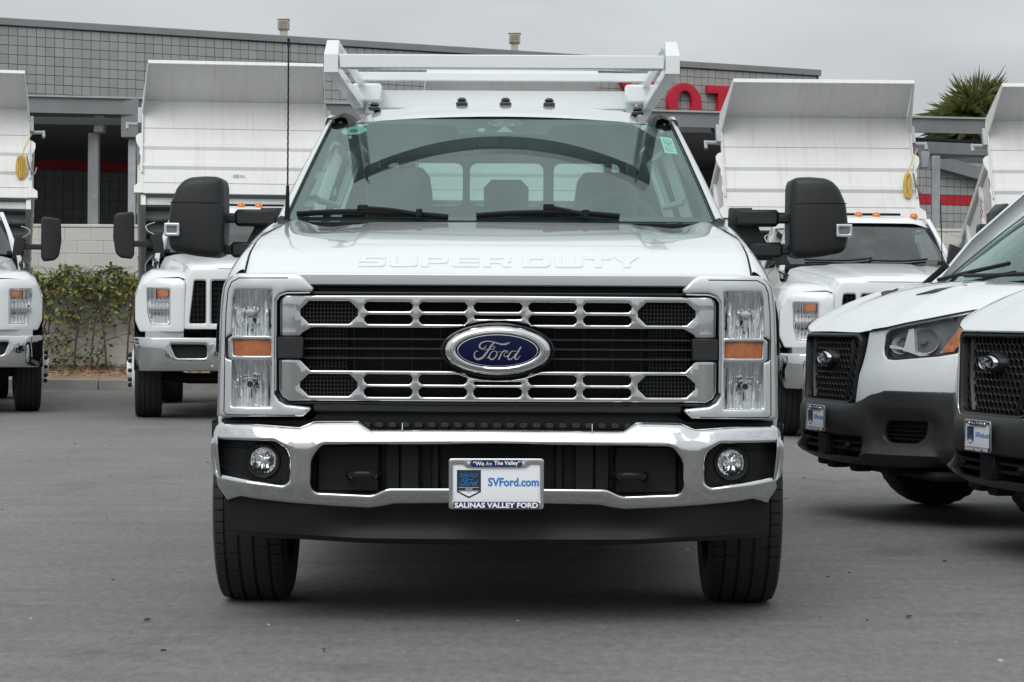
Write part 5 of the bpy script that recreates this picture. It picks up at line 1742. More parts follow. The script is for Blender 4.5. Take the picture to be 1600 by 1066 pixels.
# ============================================================ DUMP TRUCKS (front bumper at y = 0, local x to the viewer's right)
def build_dump_truck(label):
    T = thing('dump_truck', (0, 0, 0), 0, label, 'dump truck', 'white dump trucks parked in a row with raised beds')
    def both(b): return b.mirror()
    # chrome bumper with two oblong openings and cut-back ends
    def fb(x, z): return .0 + .30 * max(0, (abs(x) - .98) / .22) ** 1.6 + .25 * max(0, .60 - z) + 4 * max(0, z - .83) ** 2
    bo = rp([(-1.19, .875), (-1.17, .64), (-1.13, .52), (1.13, .52), (1.17, .64), (1.19, .875)], .02, 3)
    hol = rp([(-.80, .80), (-.42, .80), (-.42, .66), (-.74, .66)], .03, 3)
    b = MB(); b.sheet(bo, [hol, mir(hol)], fy=fb, step=.09, thick=.12, rnd=.016)
    bmp = b.build('bumper', CHROME, T, sharp=50)
    b = MB()
    for x, z in ((-.36, .80), (-.36, .57), (.36, .80), (.36, .57)): b.lathe([(.0, -.012), (.016, -.008), (.018, .004)], (x, fb(x, z), z), 'y', 10)
    b.build('bolt', CHROME2, bmp)
    b = MB(); b.box(-1.0, 1.0, .06, .10, .56, .84); b.build('bumper_backing', DARK, T)
    # grille and nose
    def fg(x, z): return .06 + .05 * (x / .64) ** 2 + .10 * max(0, z - 1.44) ** 1.0
    go = rp([(-.66, .96), (.66, .96), (.64, 1.50), (.57, 1.60), (-.57, 1.60), (-.64, 1.50)], .03, 3)
    gh = []
    xs_ = [(-.605, -.425), (-.385, -.02), (.02, .385), (.425, .605)]
    for x0, x1 in xs_:
        gh.append(rp([(x0, 1.015), (x1, 1.015), (x1, 1.485), (x0 + (.05 if x0 < -.5 else 0), 1.485)] if x0 < 0 else [(x0, 1.015), (x1, 1.015), (x1 - (.05 if x1 > .5 else 0), 1.485), (x0, 1.485)], .025, 3))
    b = MB(); b.sheet(go, gh, fy=fg, step=.08, thick=.10, rnd=.012); b.build('grille_surround', WHITE2, T, sharp=45)
    b = MB()
    for h in gh:
        xa_ = [p[0] for p in h]; za_ = [p[1] for p in h]
        b.sheet(h, [[(x * .0 + (min(xa_) + max(xa_)) / 2 + (x - (min(xa_) + max(xa_)) / 2) * .93, z) for x, z in [((p[0]), (1.25 + (p[1] - 1.25) * .97)) for p in h]]], fy=lambda x, z: fg(x, z) + .012, step=.1, thick=.03, rnd=.003)
    b.build('grille_trim', CHROME, T)
    b = MB(); b.box(-.62, .62, .18, .22, .98, 1.52)
    for h in gh:
        xa_ = [p[0] for p in h]
        for i in range(1, 4): 
            x = min(xa_) + (max(xa_) - min(xa_)) * i / 4
            b.box(x - .006, x + .006, .13, .16, 1.0, 1.5)
        for i in range(1, 9):
            z = 1.0 + .055 * i; b.box(min(xa_), max(xa_), .14, .17, z - .005, z + .005)
    b.build('grille_core', BLACK, T, sharp=0)
    # hood
    xs2 = [i / 16 for i in range(-16, 17)]
    rows = []
    for y, z, hw, cr in ((.075, 1.595, .585, .0), (.11, 1.625, .60, .004), (.22, 1.66, .62, .010), (.55, 1.71, .68, .02), (1.0, 1.765, .76, .028), (1.45, 1.81, .86, .03)):
        rows.append([(hw * u, y + (.06 * u * u if y < .3 else .12 * u * u), z - cr * u * u - .02 * max(0, abs(u) - .86) / .14 + (.010 if abs(u) < .55 else 0)) for u in xs2])
    b = MB(); b.loft(rows); b.build('hood', WHITE2, T, sharp=28)
    # hood flanks down to the fender tops
    b = MB()
    f0 = [(-r[0][0], r[0][1], r[0][2]) for r in rows]
    b.loft([[(-p[0], p[1], p[2] - .002) for p in f0], [(-p[0] - .05, p[1] + .02, p[2] - .09) for p in f0], [(-min(1.0, p[0] + .10), p[1] + .04, p[2] - .26) for p in f0]])
    # slanted character line on the side
    hs_ = b
    for sg in (1, -1):
        e_ = MB(); e_.add([(x * sg, y, z) for x, y, z in hs_.v], hs_.f); e_.build('hood_side', WHITE2, T, sharp=25)
    # fenders with lamp openings
    def ff(x, z): return .10 + .16 * max(0, (abs(x) - .72) / .4) ** 1.5 + .55 * max(0, z - 1.44)
    fo_ = [(-1.12, .93), (-.655, .93), (-.645, 1.46), (-.70, 1.50), (-1.00, 1.50), (-1.10, 1.44), (-1.17, 1.30), (-1.17, 1.05)]
    lo2 = [(-1.045, 1.39), (-.80, 1.39), (-.80, 1.0), (-1.0, 1.0), (-1.035, 1.12)]
    for sg in (1, -1):
        def fl(b_):
            if sg < 0: b_.v = [(-x, y, z) for x, y, z in b_.v]
            return b_
        b = MB(); b.sheet(rp(fo_, .02, 2), [rp(lo2, .02, 2)], fy=ff, step=.07, thick=.06, rnd=.014)
        # top and outer side of the fender
        tp = [(-.645, 1.50), (-.72, 1.52), (-1.00, 1.505), (-1.10, 1.44), (-1.175, 1.30), (-1.185, 1.05), (-1.15, .93)]
        rws = []
        for y, lift in ((ff(-.9, 1.5) + .0, -.006), (.35, .06), (.7, .10), (1.1, .11), (1.5, .10)):
            rws.append([(x, y + (.10 * max(0, (abs(x) - .72) / .4) ** 1.5 if y < .3 else 0), z + lift * (1 if z > 1.4 else .5 if z > 1.2 else 0)) for x, z in tp])
        b.loft(rws)
        fe = fl(b).build('fender', WHITE2, T, sharp=32)
        # wheel arch lip
        b = MB()
        b.loft([[(-1.19, .95 + q_ * math.cos(t), .52 + q_ * math.sin(t)) for q_ in (.60, .68)] for t in [math.pi * i / 12 for i in range(13)]]); fl(b).build('arch_lip', WHITE2, fe)
        b = MB(); b.loft([[(x, .95 + .60 * math.cos(t), .52 + .60 * math.sin(t)) for x in (-1.18, -.6)] for t in [math.pi * i / 12 for i in range(13)]]); fl(b).build('arch_liner', DARK, fe)
        hd = thing('headlight', (0, 0, 0)); hd.parent = T
        b = MB(); b.sheet(rp([(-1.06, 1.405), (-.785, 1.405), (-.785, .985), (-1.005, .985), (-1.05, 1.12)], .02, 2), [rp([(-1.03, 1.375), (-.815, 1.375), (-.815, 1.02), (-.985, 1.02), (-1.02, 1.13)], .015, 2)], fy=lambda x, z: ff(x, z) + .012, step=.06, thick=.08, rnd=.008)
        fl(b).build('bezel', CHROME2, hd)
        b = MB(); b.sheet([(-1.05, 1.40), (-.79, 1.40), (-.79, .99), (-1.0, .99)], fy=lambda x, z: .20 + .008 * math.sin(x * 170) - .9 * (z - (1.27 if z > 1.19 else 1.10)) ** 2, step=.018, thick=0, rnd=0); fl(b).build('reflector', REFL, hd, sharp=60)
        b = MB(); b.box(-1.04, -.80, .14, .20, 1.172, 1.19); b.box(-.965, -.80, .14, .20, 1.25, 1.265); b.box(-.965, -.955, .14, .19, 1.255, 1.39); fl(b).build('lamp_divider', CHROME2, hd)
        b = MB(); b.sheet(rp([(-.955, 1.375), (-.82, 1.375), (-.82, 1.30), (-.955, 1.29)], .02, 2), fy=lambda x, z: ff(x, z) + .02, step=.05, thick=.04, rnd=.006); b.sheet([(-1.035, 1.255), (-.965, 1.25), (-.965, 1.19), (-1.025, 1.19)], fy=lambda x, z: ff(x, z) + .018, step=.05, thick=.04, rnd=.006); fl(b).build('turn_lamp', AMBER, hd)
        b = MB(); b.sheet(rp([(-1.04, 1.39), (-.80, 1.39), (-.80, 1.0), (-.995, 1.0), (-1.03, 1.12)], .015, 2), fy=lambda x, z: ff(x, z) + .014, step=.1, thick=0, rnd=0); fl(b).build('lens', CLEAR, hd)
        # grey filler under the fender
        b = MB(); b.box(-1.06, -.66, .16, .5, .86, .935); fl(b).build('filler_panel', SILVER, T)
        # badge vent on the hood side
        b = MB(); b.add([(-.985, 1.22, 1.60), (-.99, 1.45, 1.63), (-1.0, 1.47, 1.74), (-.965, 1.20, 1.69), (-.965, 1.22, 1.60), (-.97, 1.45, 1.63), (-.95, 1.47, 1.74), (-.93, 1.20, 1.69)], [(0, 1, 2, 3), (0, 4, 5, 1), (2, 6, 7, 3), (0, 3, 7, 4), (1, 5, 6, 2)])
        vt = fl(b).build('side_badge', GLOSSB, T)
        b = MB()
        for i in range(5): b.box(-1.0, -.985, 1.25 + i * .042, 1.27 + i * .042, 1.65 + i * .004, 1.69 + i * .006)
        fl(b).build('badge_lettering', LETW, vt, sharp=0)
        # mirror on a long arm
        mm = thing('mirror', (0, 0, 0)); mm.parent = T
        b = MB(); b.sheet(rp([(-1.44, 1.98), (-1.43, 2.20), (-1.40, 2.245), (-1.22, 2.265), (-1.205, 2.22), (-1.205, 1.78), (-1.235, 1.735), (-1.36, 1.75), (-1.41, 1.80)], .02, 3), fy=lambda x, z: 1.62 + .8 * (x + 1.32) ** 2, step=.08, thick=.16, rnd=.025, back=True); fl(b).build('mirror_head', BLACKT, mm)
        b = MB(); b.beam((-1.40, 1.66, 1.90), (-.95, 1.70, 1.91), .07, .065, .01); b.sheet([(-1.03, 1.99), (-.90, 2.04), (-.86, 1.74), (-.98, 1.78)], fy=1.64, step=.3, thick=.12, rnd=.01); fl(b).build('mirror_arm', BLACKT, mm)
        b = MB(); b.tube(smooth_path([(-.99, 1.85, 2.02), (-1.06, 1.9, 2.06), (-1.075, 1.95, 2.12), (-.98, 2.0, 2.16)], 3), .007, 5); fl(b).build('mirror_bracket', GALV, mm); b = MB(); b.tube(smooth_path([(-1.0, 1.75, 1.78), (-1.08, 1.78, 1.68), (-1.07, 1.8, 1.58), (-1.0, 1.85, 1.55)], 3), .007, 5); fl(b).build('mirror_bracket', GALV, mm)
    b = MB(); b.box(-1.02, 1.02, .7, 1.45, 1.0, 1.5); b.build('engine_bay', DARK, T)
    # cab
    def wsg(u, t):
        x = u * (.875 - .115 * t)
        y = (1.50 + .22 * u * u) * (1 - t) + (2.02 + .14 * u * u) * t
        return Vector((x, y, 1.815 + t * .46 + .012 * math.sin(math.pi * t)))
    b = MB(); b.loft([[wsg(u / 10, t / 6) for u in range(-10, 11)] for t in range(7)]); ws_ = b.build('windscreen', DARKG, T, sharp=80)
    b = MB(); b.sheet([(-.999, 0), (.999, 0), (.999, 1), (-.999, 1)], [rp([(-.93, .12), (.93, .12), (.92, .93), (-.92, .93)], .08, 4)], pos=lambda u, v, w: wsg(u, v) + Vector((0, .006, -.006)), step=.12, thick=0, rnd=0); b.build('glass_border', FRIT, T, sharp=80)
    rz = [(1.98, 2.275), (2.03, 2.315), (2.2, 2.36), (2.6, 2.385), (3.0, 2.385), (3.3, 2.36), (3.36, 2.30)]
    b = MB(); b.loft([[(u * .79, y + .14 * u * u * (1 - sstep(2, 2.6, y)), z - .05 * sstep(.7, 1, abs(u))) for u in [i / 12 for i in range(-12, 13)]] for y, z in rz]); b.build('roof', WHITE2, T, sharp=35)
    for x in (-.62, -.20, 0, .20, .62):
        b = MB(); z0 = 2.355 - .02 * abs(x); b.lathe([(.045, .0), (.045, .015), (.040, .035), (.022, .052), (.0, .056)], (x, 2.22 + .05 * x * x, z0), 'z', 12); b.build('marker_lamp', ORANGE, T)
    def cx2(z): return .985 if z < 1.75 else .985 - (z - 1.75) * .36
    for sg in (1, -1):
        def fl(b_):
            if sg < 0: b_.v = [(-x, y, z) for x, y, z in b_.v]
            return b_
        b = MB(); b.sheet([(1.55, .85), (3.35, .85), (3.35, 2.33), (2.12, 2.33), (1.70, 1.80), (1.55, 1.80)], [rp([(1.93, 1.78), (2.26, 2.22), (3.0, 2.24), (3.0, 1.78)], .04, 3)], pos=lambda u, v, w: (-cx2(v) + w, u, v), step=.12, thick=.05, rnd=.01, back=True); fl(b).build('cab_side', WHITE2, T, sharp=40)
        b = MB(); b.sheet([(1.9, 1.76), (2.24, 2.25), (3.02, 2.26), (3.02, 1.76)], pos=lambda u, v, w: (-cx2(v) + .02, u, v), step=.3, thick=0, rnd=0); fl(b).build('side_window', SIDEG, T)
        b = MB(); rows_ = []
        for i in range(7):
            e_ = wsg(-1, i / 6); rows_.append([tuple(e_ + Vector(q_)) for q_ in ((.0, .01, .004), (-.02, .02, .012), (-.055 + .02 * i / 6, .10, .0), (-.06 + .03 * i / 6, .2, -.03))])
        b.loft(rows_); fl(b).build('windscreen_pillar', WHITE2, T, sharp=40)
    b = MB(); b.sheet([(-.93, .9), (.93, .9), (.93, 1.75), (.78, 2.32), (-.78, 2.32), (-.93, 1.75)], [rp([(-.62, 1.85), (.62, 1.85), (.58, 2.18), (-.58, 2.18)], .05, 3)], fy=3.32, step=.3, thick=.03, rnd=0, back=True); b.build('cab_rear_wall', INTER, T)
    b = MB(); b.box(-.85, .85, 1.72, 2.1, 1.5, 1.80, .05); b.build('dashboard', INTER, T)
    for x in (-.45, .42):
        b = MB(); b.box(x - .26, x + .26, 2.75, 2.95, 1.2, 1.95, .08); b.box(x - .13, x + .13, 2.80, 2.92, 1.93, 2.13, .05); b.build('seat', SEATM, T, sharp=60)
    b = MB(); cw_ = Vector((.42, 2.2, 1.78)); rg = [cw_ + Vector((.2 * math.cos(a), .12 * math.sin(a), .16 * math.sin(a))) for a in [2 * math.pi * i / 20 for i in range(21)]]; b.tube(rg, .015, 6, caps=False); b.build('steering_wheel', INTER, T)
    for pts in (((-.80, .06), (-.3, .045), (.02, .10)), ((-.02, .05), (.4, .04), (.74, .09))):
        b = MB(); b.tube(smooth_path([tuple(wsg(u, t) + Vector((0, -.02, .015))) for u, t in pts], 4), .011, 5); b.build('wiper', BLACK, T)
    # wheels
    for sg in (-1, 1):
        w = thing('front_wheel', (sg * 1.03, .95, 0)); w.parent = T
        tyre_mb(0, 0, .51, .29, n=60, rim_r=.29).build('tyre', RUBBER, w, sharp=28)
        b = MB(); b.lathe([(.30, sg * .13), (.285, sg * .155), (.25, sg * .15), (.22, sg * .175), (.12, sg * .19), (.10, sg * .235), (.0, sg * .24)], (0, 0, .51), 'x', 28); b.build('rim', WHITE2, w, sharp=30)
        b = MB()
        for i in range(10):
            a = 2 * math.pi * i / 10; b.lathe([(.021, sg * .17), (.021, sg * .215), (.0, sg * .225)], (0, .17 * math.cos(a), .51 + .17 * math.sin(a)), 'x', 8)
        b.build('wheel_nut', DARK, w)
        w = thing('rear_wheel', (sg * .94, 5.15, 0)); w.parent = T
        bb = tyre_mb(sg * .165, 0, .51, .27, n=44, rim_r=.29); join(bb, tyre_mb(-sg * .165, 0, .51, .27, n=44, rim_r=.29)); bb.build('tyre', RUBBER, w, sharp=28)
        b = MB(); b.lathe([(.29, sg * .29), (.26, sg * .28), (.22, sg * .16), (.0, sg * .16)], (0, 0, .51), 'x', 20); b.build('rim', WHITE2, w)
    # frame, axles, tank, steps
    b = MB()
    for sg in (-1, 1): b.box(sg * .36, sg * .45, .3, 7.3, .72, 1.0)
    b.tube([(-1.0, .95, .48), (-.6, .95, .42), (.6, .95, .42), (1.0, .95, .48)], .06, 8); b.box(-.4, .4, .8, 1.9, .52, .95, .06)
    b.tube([(-.9, 5.15, .51), (.9, 5.15, .51)], .10, 8); b.lathe([(.0, -.2), (.16, -.14), (.21, 0), (.16, .14), (.0, .2)], (0, 5.15, .51), 'y', 14)
    b.tube([(-.35, .5, .50), (.1, 1.0, .40), (.5, 1.3, .46)], .035, 6); b.box(-.62, .62, 3.5, 4.3, .55, .98)
    b.build('chassis', DARK, T, sharp=30)
    for sg in (-1, 1):
        b = MB(); b.box(sg * .75, sg * 1.10, 1.75, 3.3, .45, .90, .05); b.build('step_tank', BLACK, T)
        b = MB(); b.box(sg * .92, sg * 1.22, 4.42, 4.45, .30, 1.05); b.box(sg * .66, sg * 1.23, 4.40, 5.9, 1.06, 1.09); b.build('mud_flap', BLACK, T)
    # ---- raised dump bed: s along the floor from the hinge forward, h up from the floor
    bed = thing('dump_bed', (0, 0, 0)); bed.parent = T
    TI = R(31); HY_, HZ_ = 7.2, 1.06; BL = 3.05; BW = 1.205
    cT, sT = math.cos(TI), math.sin(TI)
    def bp(x, s_, h): return (x, HY_ - s_ * cT + h * sT, HZ_ + s_ * sT + h * cT)
    BM = Matrix(((1, 0, 0, 0), (0, -cT, sT, HY_), (0, sT, cT, HZ_), (0, 0, 0, 1)))
    FH = 1.42
    # front wall folded from one sheet with two stiffening ribs and seam lines
    pr = [(0, .0)]
    for h0 in (.40, .70):
        pr += [(h0 - .045, .0), (h0 - .010, .030), (h0 + .032, .030), (h0 + .060, .0)]
    pr += [(FH, .0)]
    b = MB(); b.loft([[bp(x, BL + d_, h) for x in (-BW + .05, 0, BW - .05)] for h, d_ in pr]); b.loft([[bp(x, BL - .02, h) for x in (-BW + .05, BW - .05)] for h in (0, FH)]); b.build('front_wall', BEDW, bed, sharp=20)
    b = MB()
    for h in (.155, .99): b.beam(bp(-BW + .06, BL + .003, h), bp(BW - .06, BL + .003, h), .004, .005)
    b.build('weld_seam', GREYL, bed, sharp=0)
    # cab shield
    b = MB()
    SHL = .76
    b.loft([[bp(-BW + .06, BL + .002, FH), bp(BW - .06, BL + .002, FH)], [bp(-BW + .13, BL + SHL, FH + .02), bp(BW - .13, BL + SHL, FH + .02)]])
    b.loft([[bp(-BW + .06, BL + .002, FH + .015), bp(BW - .06, BL + .002, FH + .015)], [bp(-BW + .13, BL + SHL, FH + .035), bp(BW - .13, BL + SHL, FH + .035)]])
    b.build('cab_shield', BEDW, bed, sharp=20, merge=False)
    b = MB(); b.beam(bp(-BW + .11, BL + SHL + .012, FH + .03), bp(BW - .11, BL + SHL + .012, FH + .03), .028, .055, .005, up=bp(0, 0, 1) and (0, sT, cT)); b.build('shield_lip', BEDW, bed)
    for sg in (-1, 1):
        # side gusset of the shield and corner flange with stepped edge
        b = MB()
        pts = [(BL - .02, .28), (BL + .05, .28), (BL + .05, FH - .24), (BL + SHL, FH + .0), (BL + SHL, FH + .06), (BL + .02, FH + .03), (BL - .02, FH)]
        x0, x1 = BW - .035, BW - .055
        xs3 = [(x0 if s_ < BL + .3 else x0 - .075) for s_, h in pts]
        V = [bp(sg * x, s_, h) for x, (s_, h) in zip(xs3, pts)] + [bp(sg * (x - .012), s_, h) for x, (s_, h) in zip(xs3, pts)]
        n_ = len(pts)
        b.add(V, [tuple(range(n_)), tuple(reversed(range(n_, 2 * n_)))] + [(i, (i + 1) % n_, n_ + (i + 1) % n_, n_ + i) for i in range(n_)])
        b.build('shield_gusset', BEDW, bed, sharp=20)
        b = MB()
        fl2 = [(BW - .06, 0), (BW + .055, 0), (BW + .055, .10), (BW - .015, .16), (BW - .015, .24), (BW - .02, .34), (BW - .005, .40), (BW - .02, .46), (BW - .02, .56), (BW - .005, .60), (BW - .01, .68), (BW + .02, .74), (BW + .04, .80), (BW + .04, .86), (BW + .005, .90), (BW - .03, .91), (BW - .03, FH - .05), (BW - .06, FH - .05)]
        V = [bp(sg * x, BL + .006, h) for x, h in fl2] + [bp(sg * x, BL - .03, h) for x, h in fl2]; n_ = len(fl2)
        b.add(V, [tuple(range(n_)), tuple(reversed(range(n_, 2 * n_)))] + [(i, (i + 1) % n_, n_ + (i + 1) % n_, n_ + i) for i in range(n_)])
        b.build('corner_flange', BEDW, bed, sharp=20)
        # tarp arm pivot
        b = MB(); b.tube([bp(sg * (BW - .02), BL - .05, 1.08), bp(sg * (BW + .16), BL - .05, 1.08)], .026, 8); b.tube([bp(sg * (BW + .15), BL - .05, 1.10), bp(sg * (BW + .15), BL - .02, .98)], .022, 6); b.box(sg * (BW - .035), sg * (BW + .02), BL - .08, BL + .02, 1.06, 1.30, 0, 0, BM); b.build('tarp_bracket', GALV, bed)
        # sides
        b = MB()
        b.box(sg * (BW - .06), sg * (BW - .02), 0, BL, 0, .74, 0, 0, BM)
        b.box(sg * (BW - .07), sg * (BW + .03), 0, BL, .741, .84, .01, 0, BM)
        for s_ in (.5, 1.5, 2.5): b.box(sg * (BW - .019), sg * (BW + .025), s_, s_ + .09, .0, .74, 0, 0, BM)
        b.box(sg * (BW - .019), sg * (BW + .02), 0, BL - .04, -.002, .10, .01, 0, BM)
        b.build('bed_side', BEDW, bed, sharp=20)
        b = MB(); b.box(sg * (BW - .09), sg * (BW - .03), -.1, BL - .03, -.16, -.003, 0, 0, BM); b.build('floor_rail', BEDW, bed)
        b = MB(); b.box(sg * .36, sg * .46, .1, BL - .1, -.20, -.121, 0, 0, BM); b.build('long_sill', BLACK, bed)
    b = MB(); b.box(-BW + .06, BW - .06, 0, BL, -.012, -.001, 0, 0, BM); b.build('bed_floor', GREYS, bed)
    UND = MATS.get('bed_underside') or pmat('bed_underside', (.52, .53, .53), .6, noise=(4, .2))
    for i in range(10):
        s_ = .12 + i * .31
        b = MB(); b.box(-BW + .09, BW - .09, s_, s_ + .055, -.12, -.013, 0, 0, BM); b.build('crossmember', UND, bed, sharp=0)
    b = MB(); b.box(-BW + .06, BW - .06, -.01, .04, .0, .75, 0, 0, BM); b.build('tailgate', BEDW, bed)
    # subframe, hoist
    b = MB()
    b.tube([(0, 4.9, 1.02), (0, 4.75, 1.95)], .07, 10); b.tube([(-.25, 4.0, 1.05), (-.25, 5.2, 1.75)], .04, 6); b.tube([(.25, 4.0, 1.05), (.25, 5.2, 1.75)], .04, 6)
    b.box(-.45, .45, 3.5, 7.2, 1.001, 1.06); b.build('hoist', BLACK, T)
    # black headboard guard behind the cab
    b = MB(); b.box(-.72, .72, 3.42, 3.46, 2.36, 2.45); b.box(-.66, -.6, 3.42, 3.46, 1.0, 2.36); b.box(.6, .66, 3.42, 3.46, 1.0, 2.36); b.build('cab_guard', BLACK, T)
    return T

dt = build_dump_truck('x')
def place(o, px, d, yaw, dz):
    p = wp(px, 500, d)
    o.location = (p.x, d, dz); o.rotation_euler = (0, 0, R(yaw))
    return o
D_SPOTS = [
    ('cropped white dump truck with raised bed at the far left edge, beside the hedge', -102, 25.0, 13.8, 0.0),
    ('white dump truck with raised bed between the hedge and the ladder rack truck', 386, 24.0, 8.5, 0.0),
    ('dump truck whose bed shows only above the ladder rack truck, hidden behind its cab', 822, 24.4, 2.0, -0.04),
    ('white dump truck with amber roof lamps between the ladder rack truck and the vans', 1406, 22.9, 2.2, -0.12),
    ('dump truck behind the vans with its raised bed cut by the right edge', 1858, 23.4, -1.5, -0.10),
]
trucks = []
for i, (lab, px, d, yaw, dz) in enumerate(D_SPOTS):
    o = dt if i == 0 else copy_tree(dt)
    o['label'] = lab
    place(o, px, d, yaw, dz); trucks.append(o)
    lower = (0, 0, 0, 4.3, 4.3)[i]          # the right-hand beds are raised a little less
    if lower:
        bd = [c_ for c_ in o.children if c_.name.startswith('dump_bed')][0]
        rx_ = Matrix.Rotation(R(lower), 4, 'X'); hv = Vector((0, 7.2, 1.06))
        bd.location = hv - (rx_ @ hv); bd.rotation_euler = (R(lower), 0, 0)

# coils of yellow rope hanging on two of the beds
def rope_coil(tr, lab, low=0):
    TI = R(31 - low)
    M = Matrix.Translation(tr.location) @ Matrix.Rotation(tr.rotation_euler.z, 4, 'Z')
    x, s_, h = 1.205 - .15, 3.05 + .07, .46
    base = Vector((x, 7.2 - s_ * math.cos(TI) + h * math.sin(TI), 1.06 + s_ * math.sin(TI) + h * math.cos(TI)))
    w = M @ base
    r = thing('rope_coil', tuple(w), tr.rotation_euler.z, lab, 'rope', 'yellow rope coils hanging on dump beds')
    b = MB()
    for k in range(7):
        ox, oy = rng.uniform(-.03, .03), rng.uniform(-.03, .0)
        pts = []
        for i in range(17):
            a = 2 * math.pi * i / 16
            pts.append((ox + (.028 + .004 * (k % 3)) * math.cos(a), oy - .02 - .004 * k, -.03 + (.145 + rng.uniform(-.01, .01)) * math.sin(a)))
        b.tube(pts, .010, 5, caps=False)
    b.build('coil', ROPE, r)
    b = MB(); b.tube([(0, -.03, .1), (.05, .01, .25), (.13, .04, .42)], .007, 5); b.tube([(.03, -.04, .07), (.0, -.05, .13), (-.03, -.04, .07)], .012, 5); b.build('hanging_loop', ROPE, r)
    b = MB(); b.tube(smooth_path([(.07, .0, .12), (.10, -.01, -.02), (.16, .0, -.12), (.2, .02, -.02)], 4), .012, 5); b.build('chain', GREYS, r)
rope_coil(trucks[0], 'coil of yellow rope on the far left dump bed beside the hedge gap')
rope_coil(trucks[3], 'coil of yellow rope hanging on the dump bed right of the ladder rack truck', 4.3)
# aerial and window sticker on the truck seen on the right
tr = trucks[3]
b = MB(); b.tube([(.62, .85, 1.735), (.62, .85, 1.79), (.62, .85, 1.86)], [.022, .014, .008], 8); b.tube([(.62, .85, 1.86), (.60, .85, 2.48)], .006, 6); b.build('aerial', BLACK, tr)
b = MB(); b.box(.60, .66, 2.075, 2.078, 2.07, 2.15); b.build('window_sticker', GREENS, tr)

# ============================================================ VANS
PL = [(0, -.0), (.2, .004), (.4, .03), (.55, .075), (.68, .14), (.80, .23), (.885, .335), (.94, .45), (.975, .60), (1.0, .80), (1.015, 1.05), (1.02, 1.5), (1.02, 5.6)]
PLs = smooth_path(PL, 6)
_cu = [0.0]
for (x0, y0), (x1, y1) in zip(PLs, PLs[1:]): _cu.append(_cu[-1] + math.hypot(x1 - x0, y1 - y0))
def plan(u):
    """arc length from the nose -> (x, y, nx, ny)"""
    sgn = 1 if u >= 0 else -1
    a = abs(u)
    k_ = int(np.searchsorted(_cu, a)) - 1
    k_ = max(0, min(len(PLs) - 2, k_))
    t = (a - _cu[k_]) / (_cu[k_ + 1] - _cu[k_])
    (x0, y0), (x1, y1) = PLs[k_], PLs[k_ + 1]
    x, y = x0 + (x1 - x0) * t, y0 + (y1 - y0) * t
    dx_, dy_ = x1 - x0, y1 - y0; l = math.hypot(dx_, dy_)
    return sgn * x, y, sgn * dy_ / l, -dx_ / l
def u_of(x, y=None):
    """arc length at lateral x on the front, or at depth y on the side"""
    for i, (a, b_) in enumerate(zip(PLs, PLs[1:])):
        if y is None and a[0] <= x <= b_[0] and b_[0] > a[0]: return _cu[i] + (x - a[0]) / (b_[0] - a[0]) * (_cu[i + 1] - _cu[i])
        if y is not None and a[1] <= y <= b_[1] and b_[1] > a[1]: return _cu[i] + (y - a[1]) / (b_[1] - a[1]) * (_cu[i + 1] - _cu[i])
    return _cu[-1]
def wrap(off=lambda u, z: 0.0):
    def pos(u, z, w):
        x, y, nx_, ny_ = plan(u)
        o = off(u, z) - w
        return (x + nx_ * o, y + ny_ * o, z)
    return pos
HEXK = pmat('grille_net', (.014, .014, .016), .4)
LAMPK = pmat('lamp_housing', (.13, .135, .145), .3)
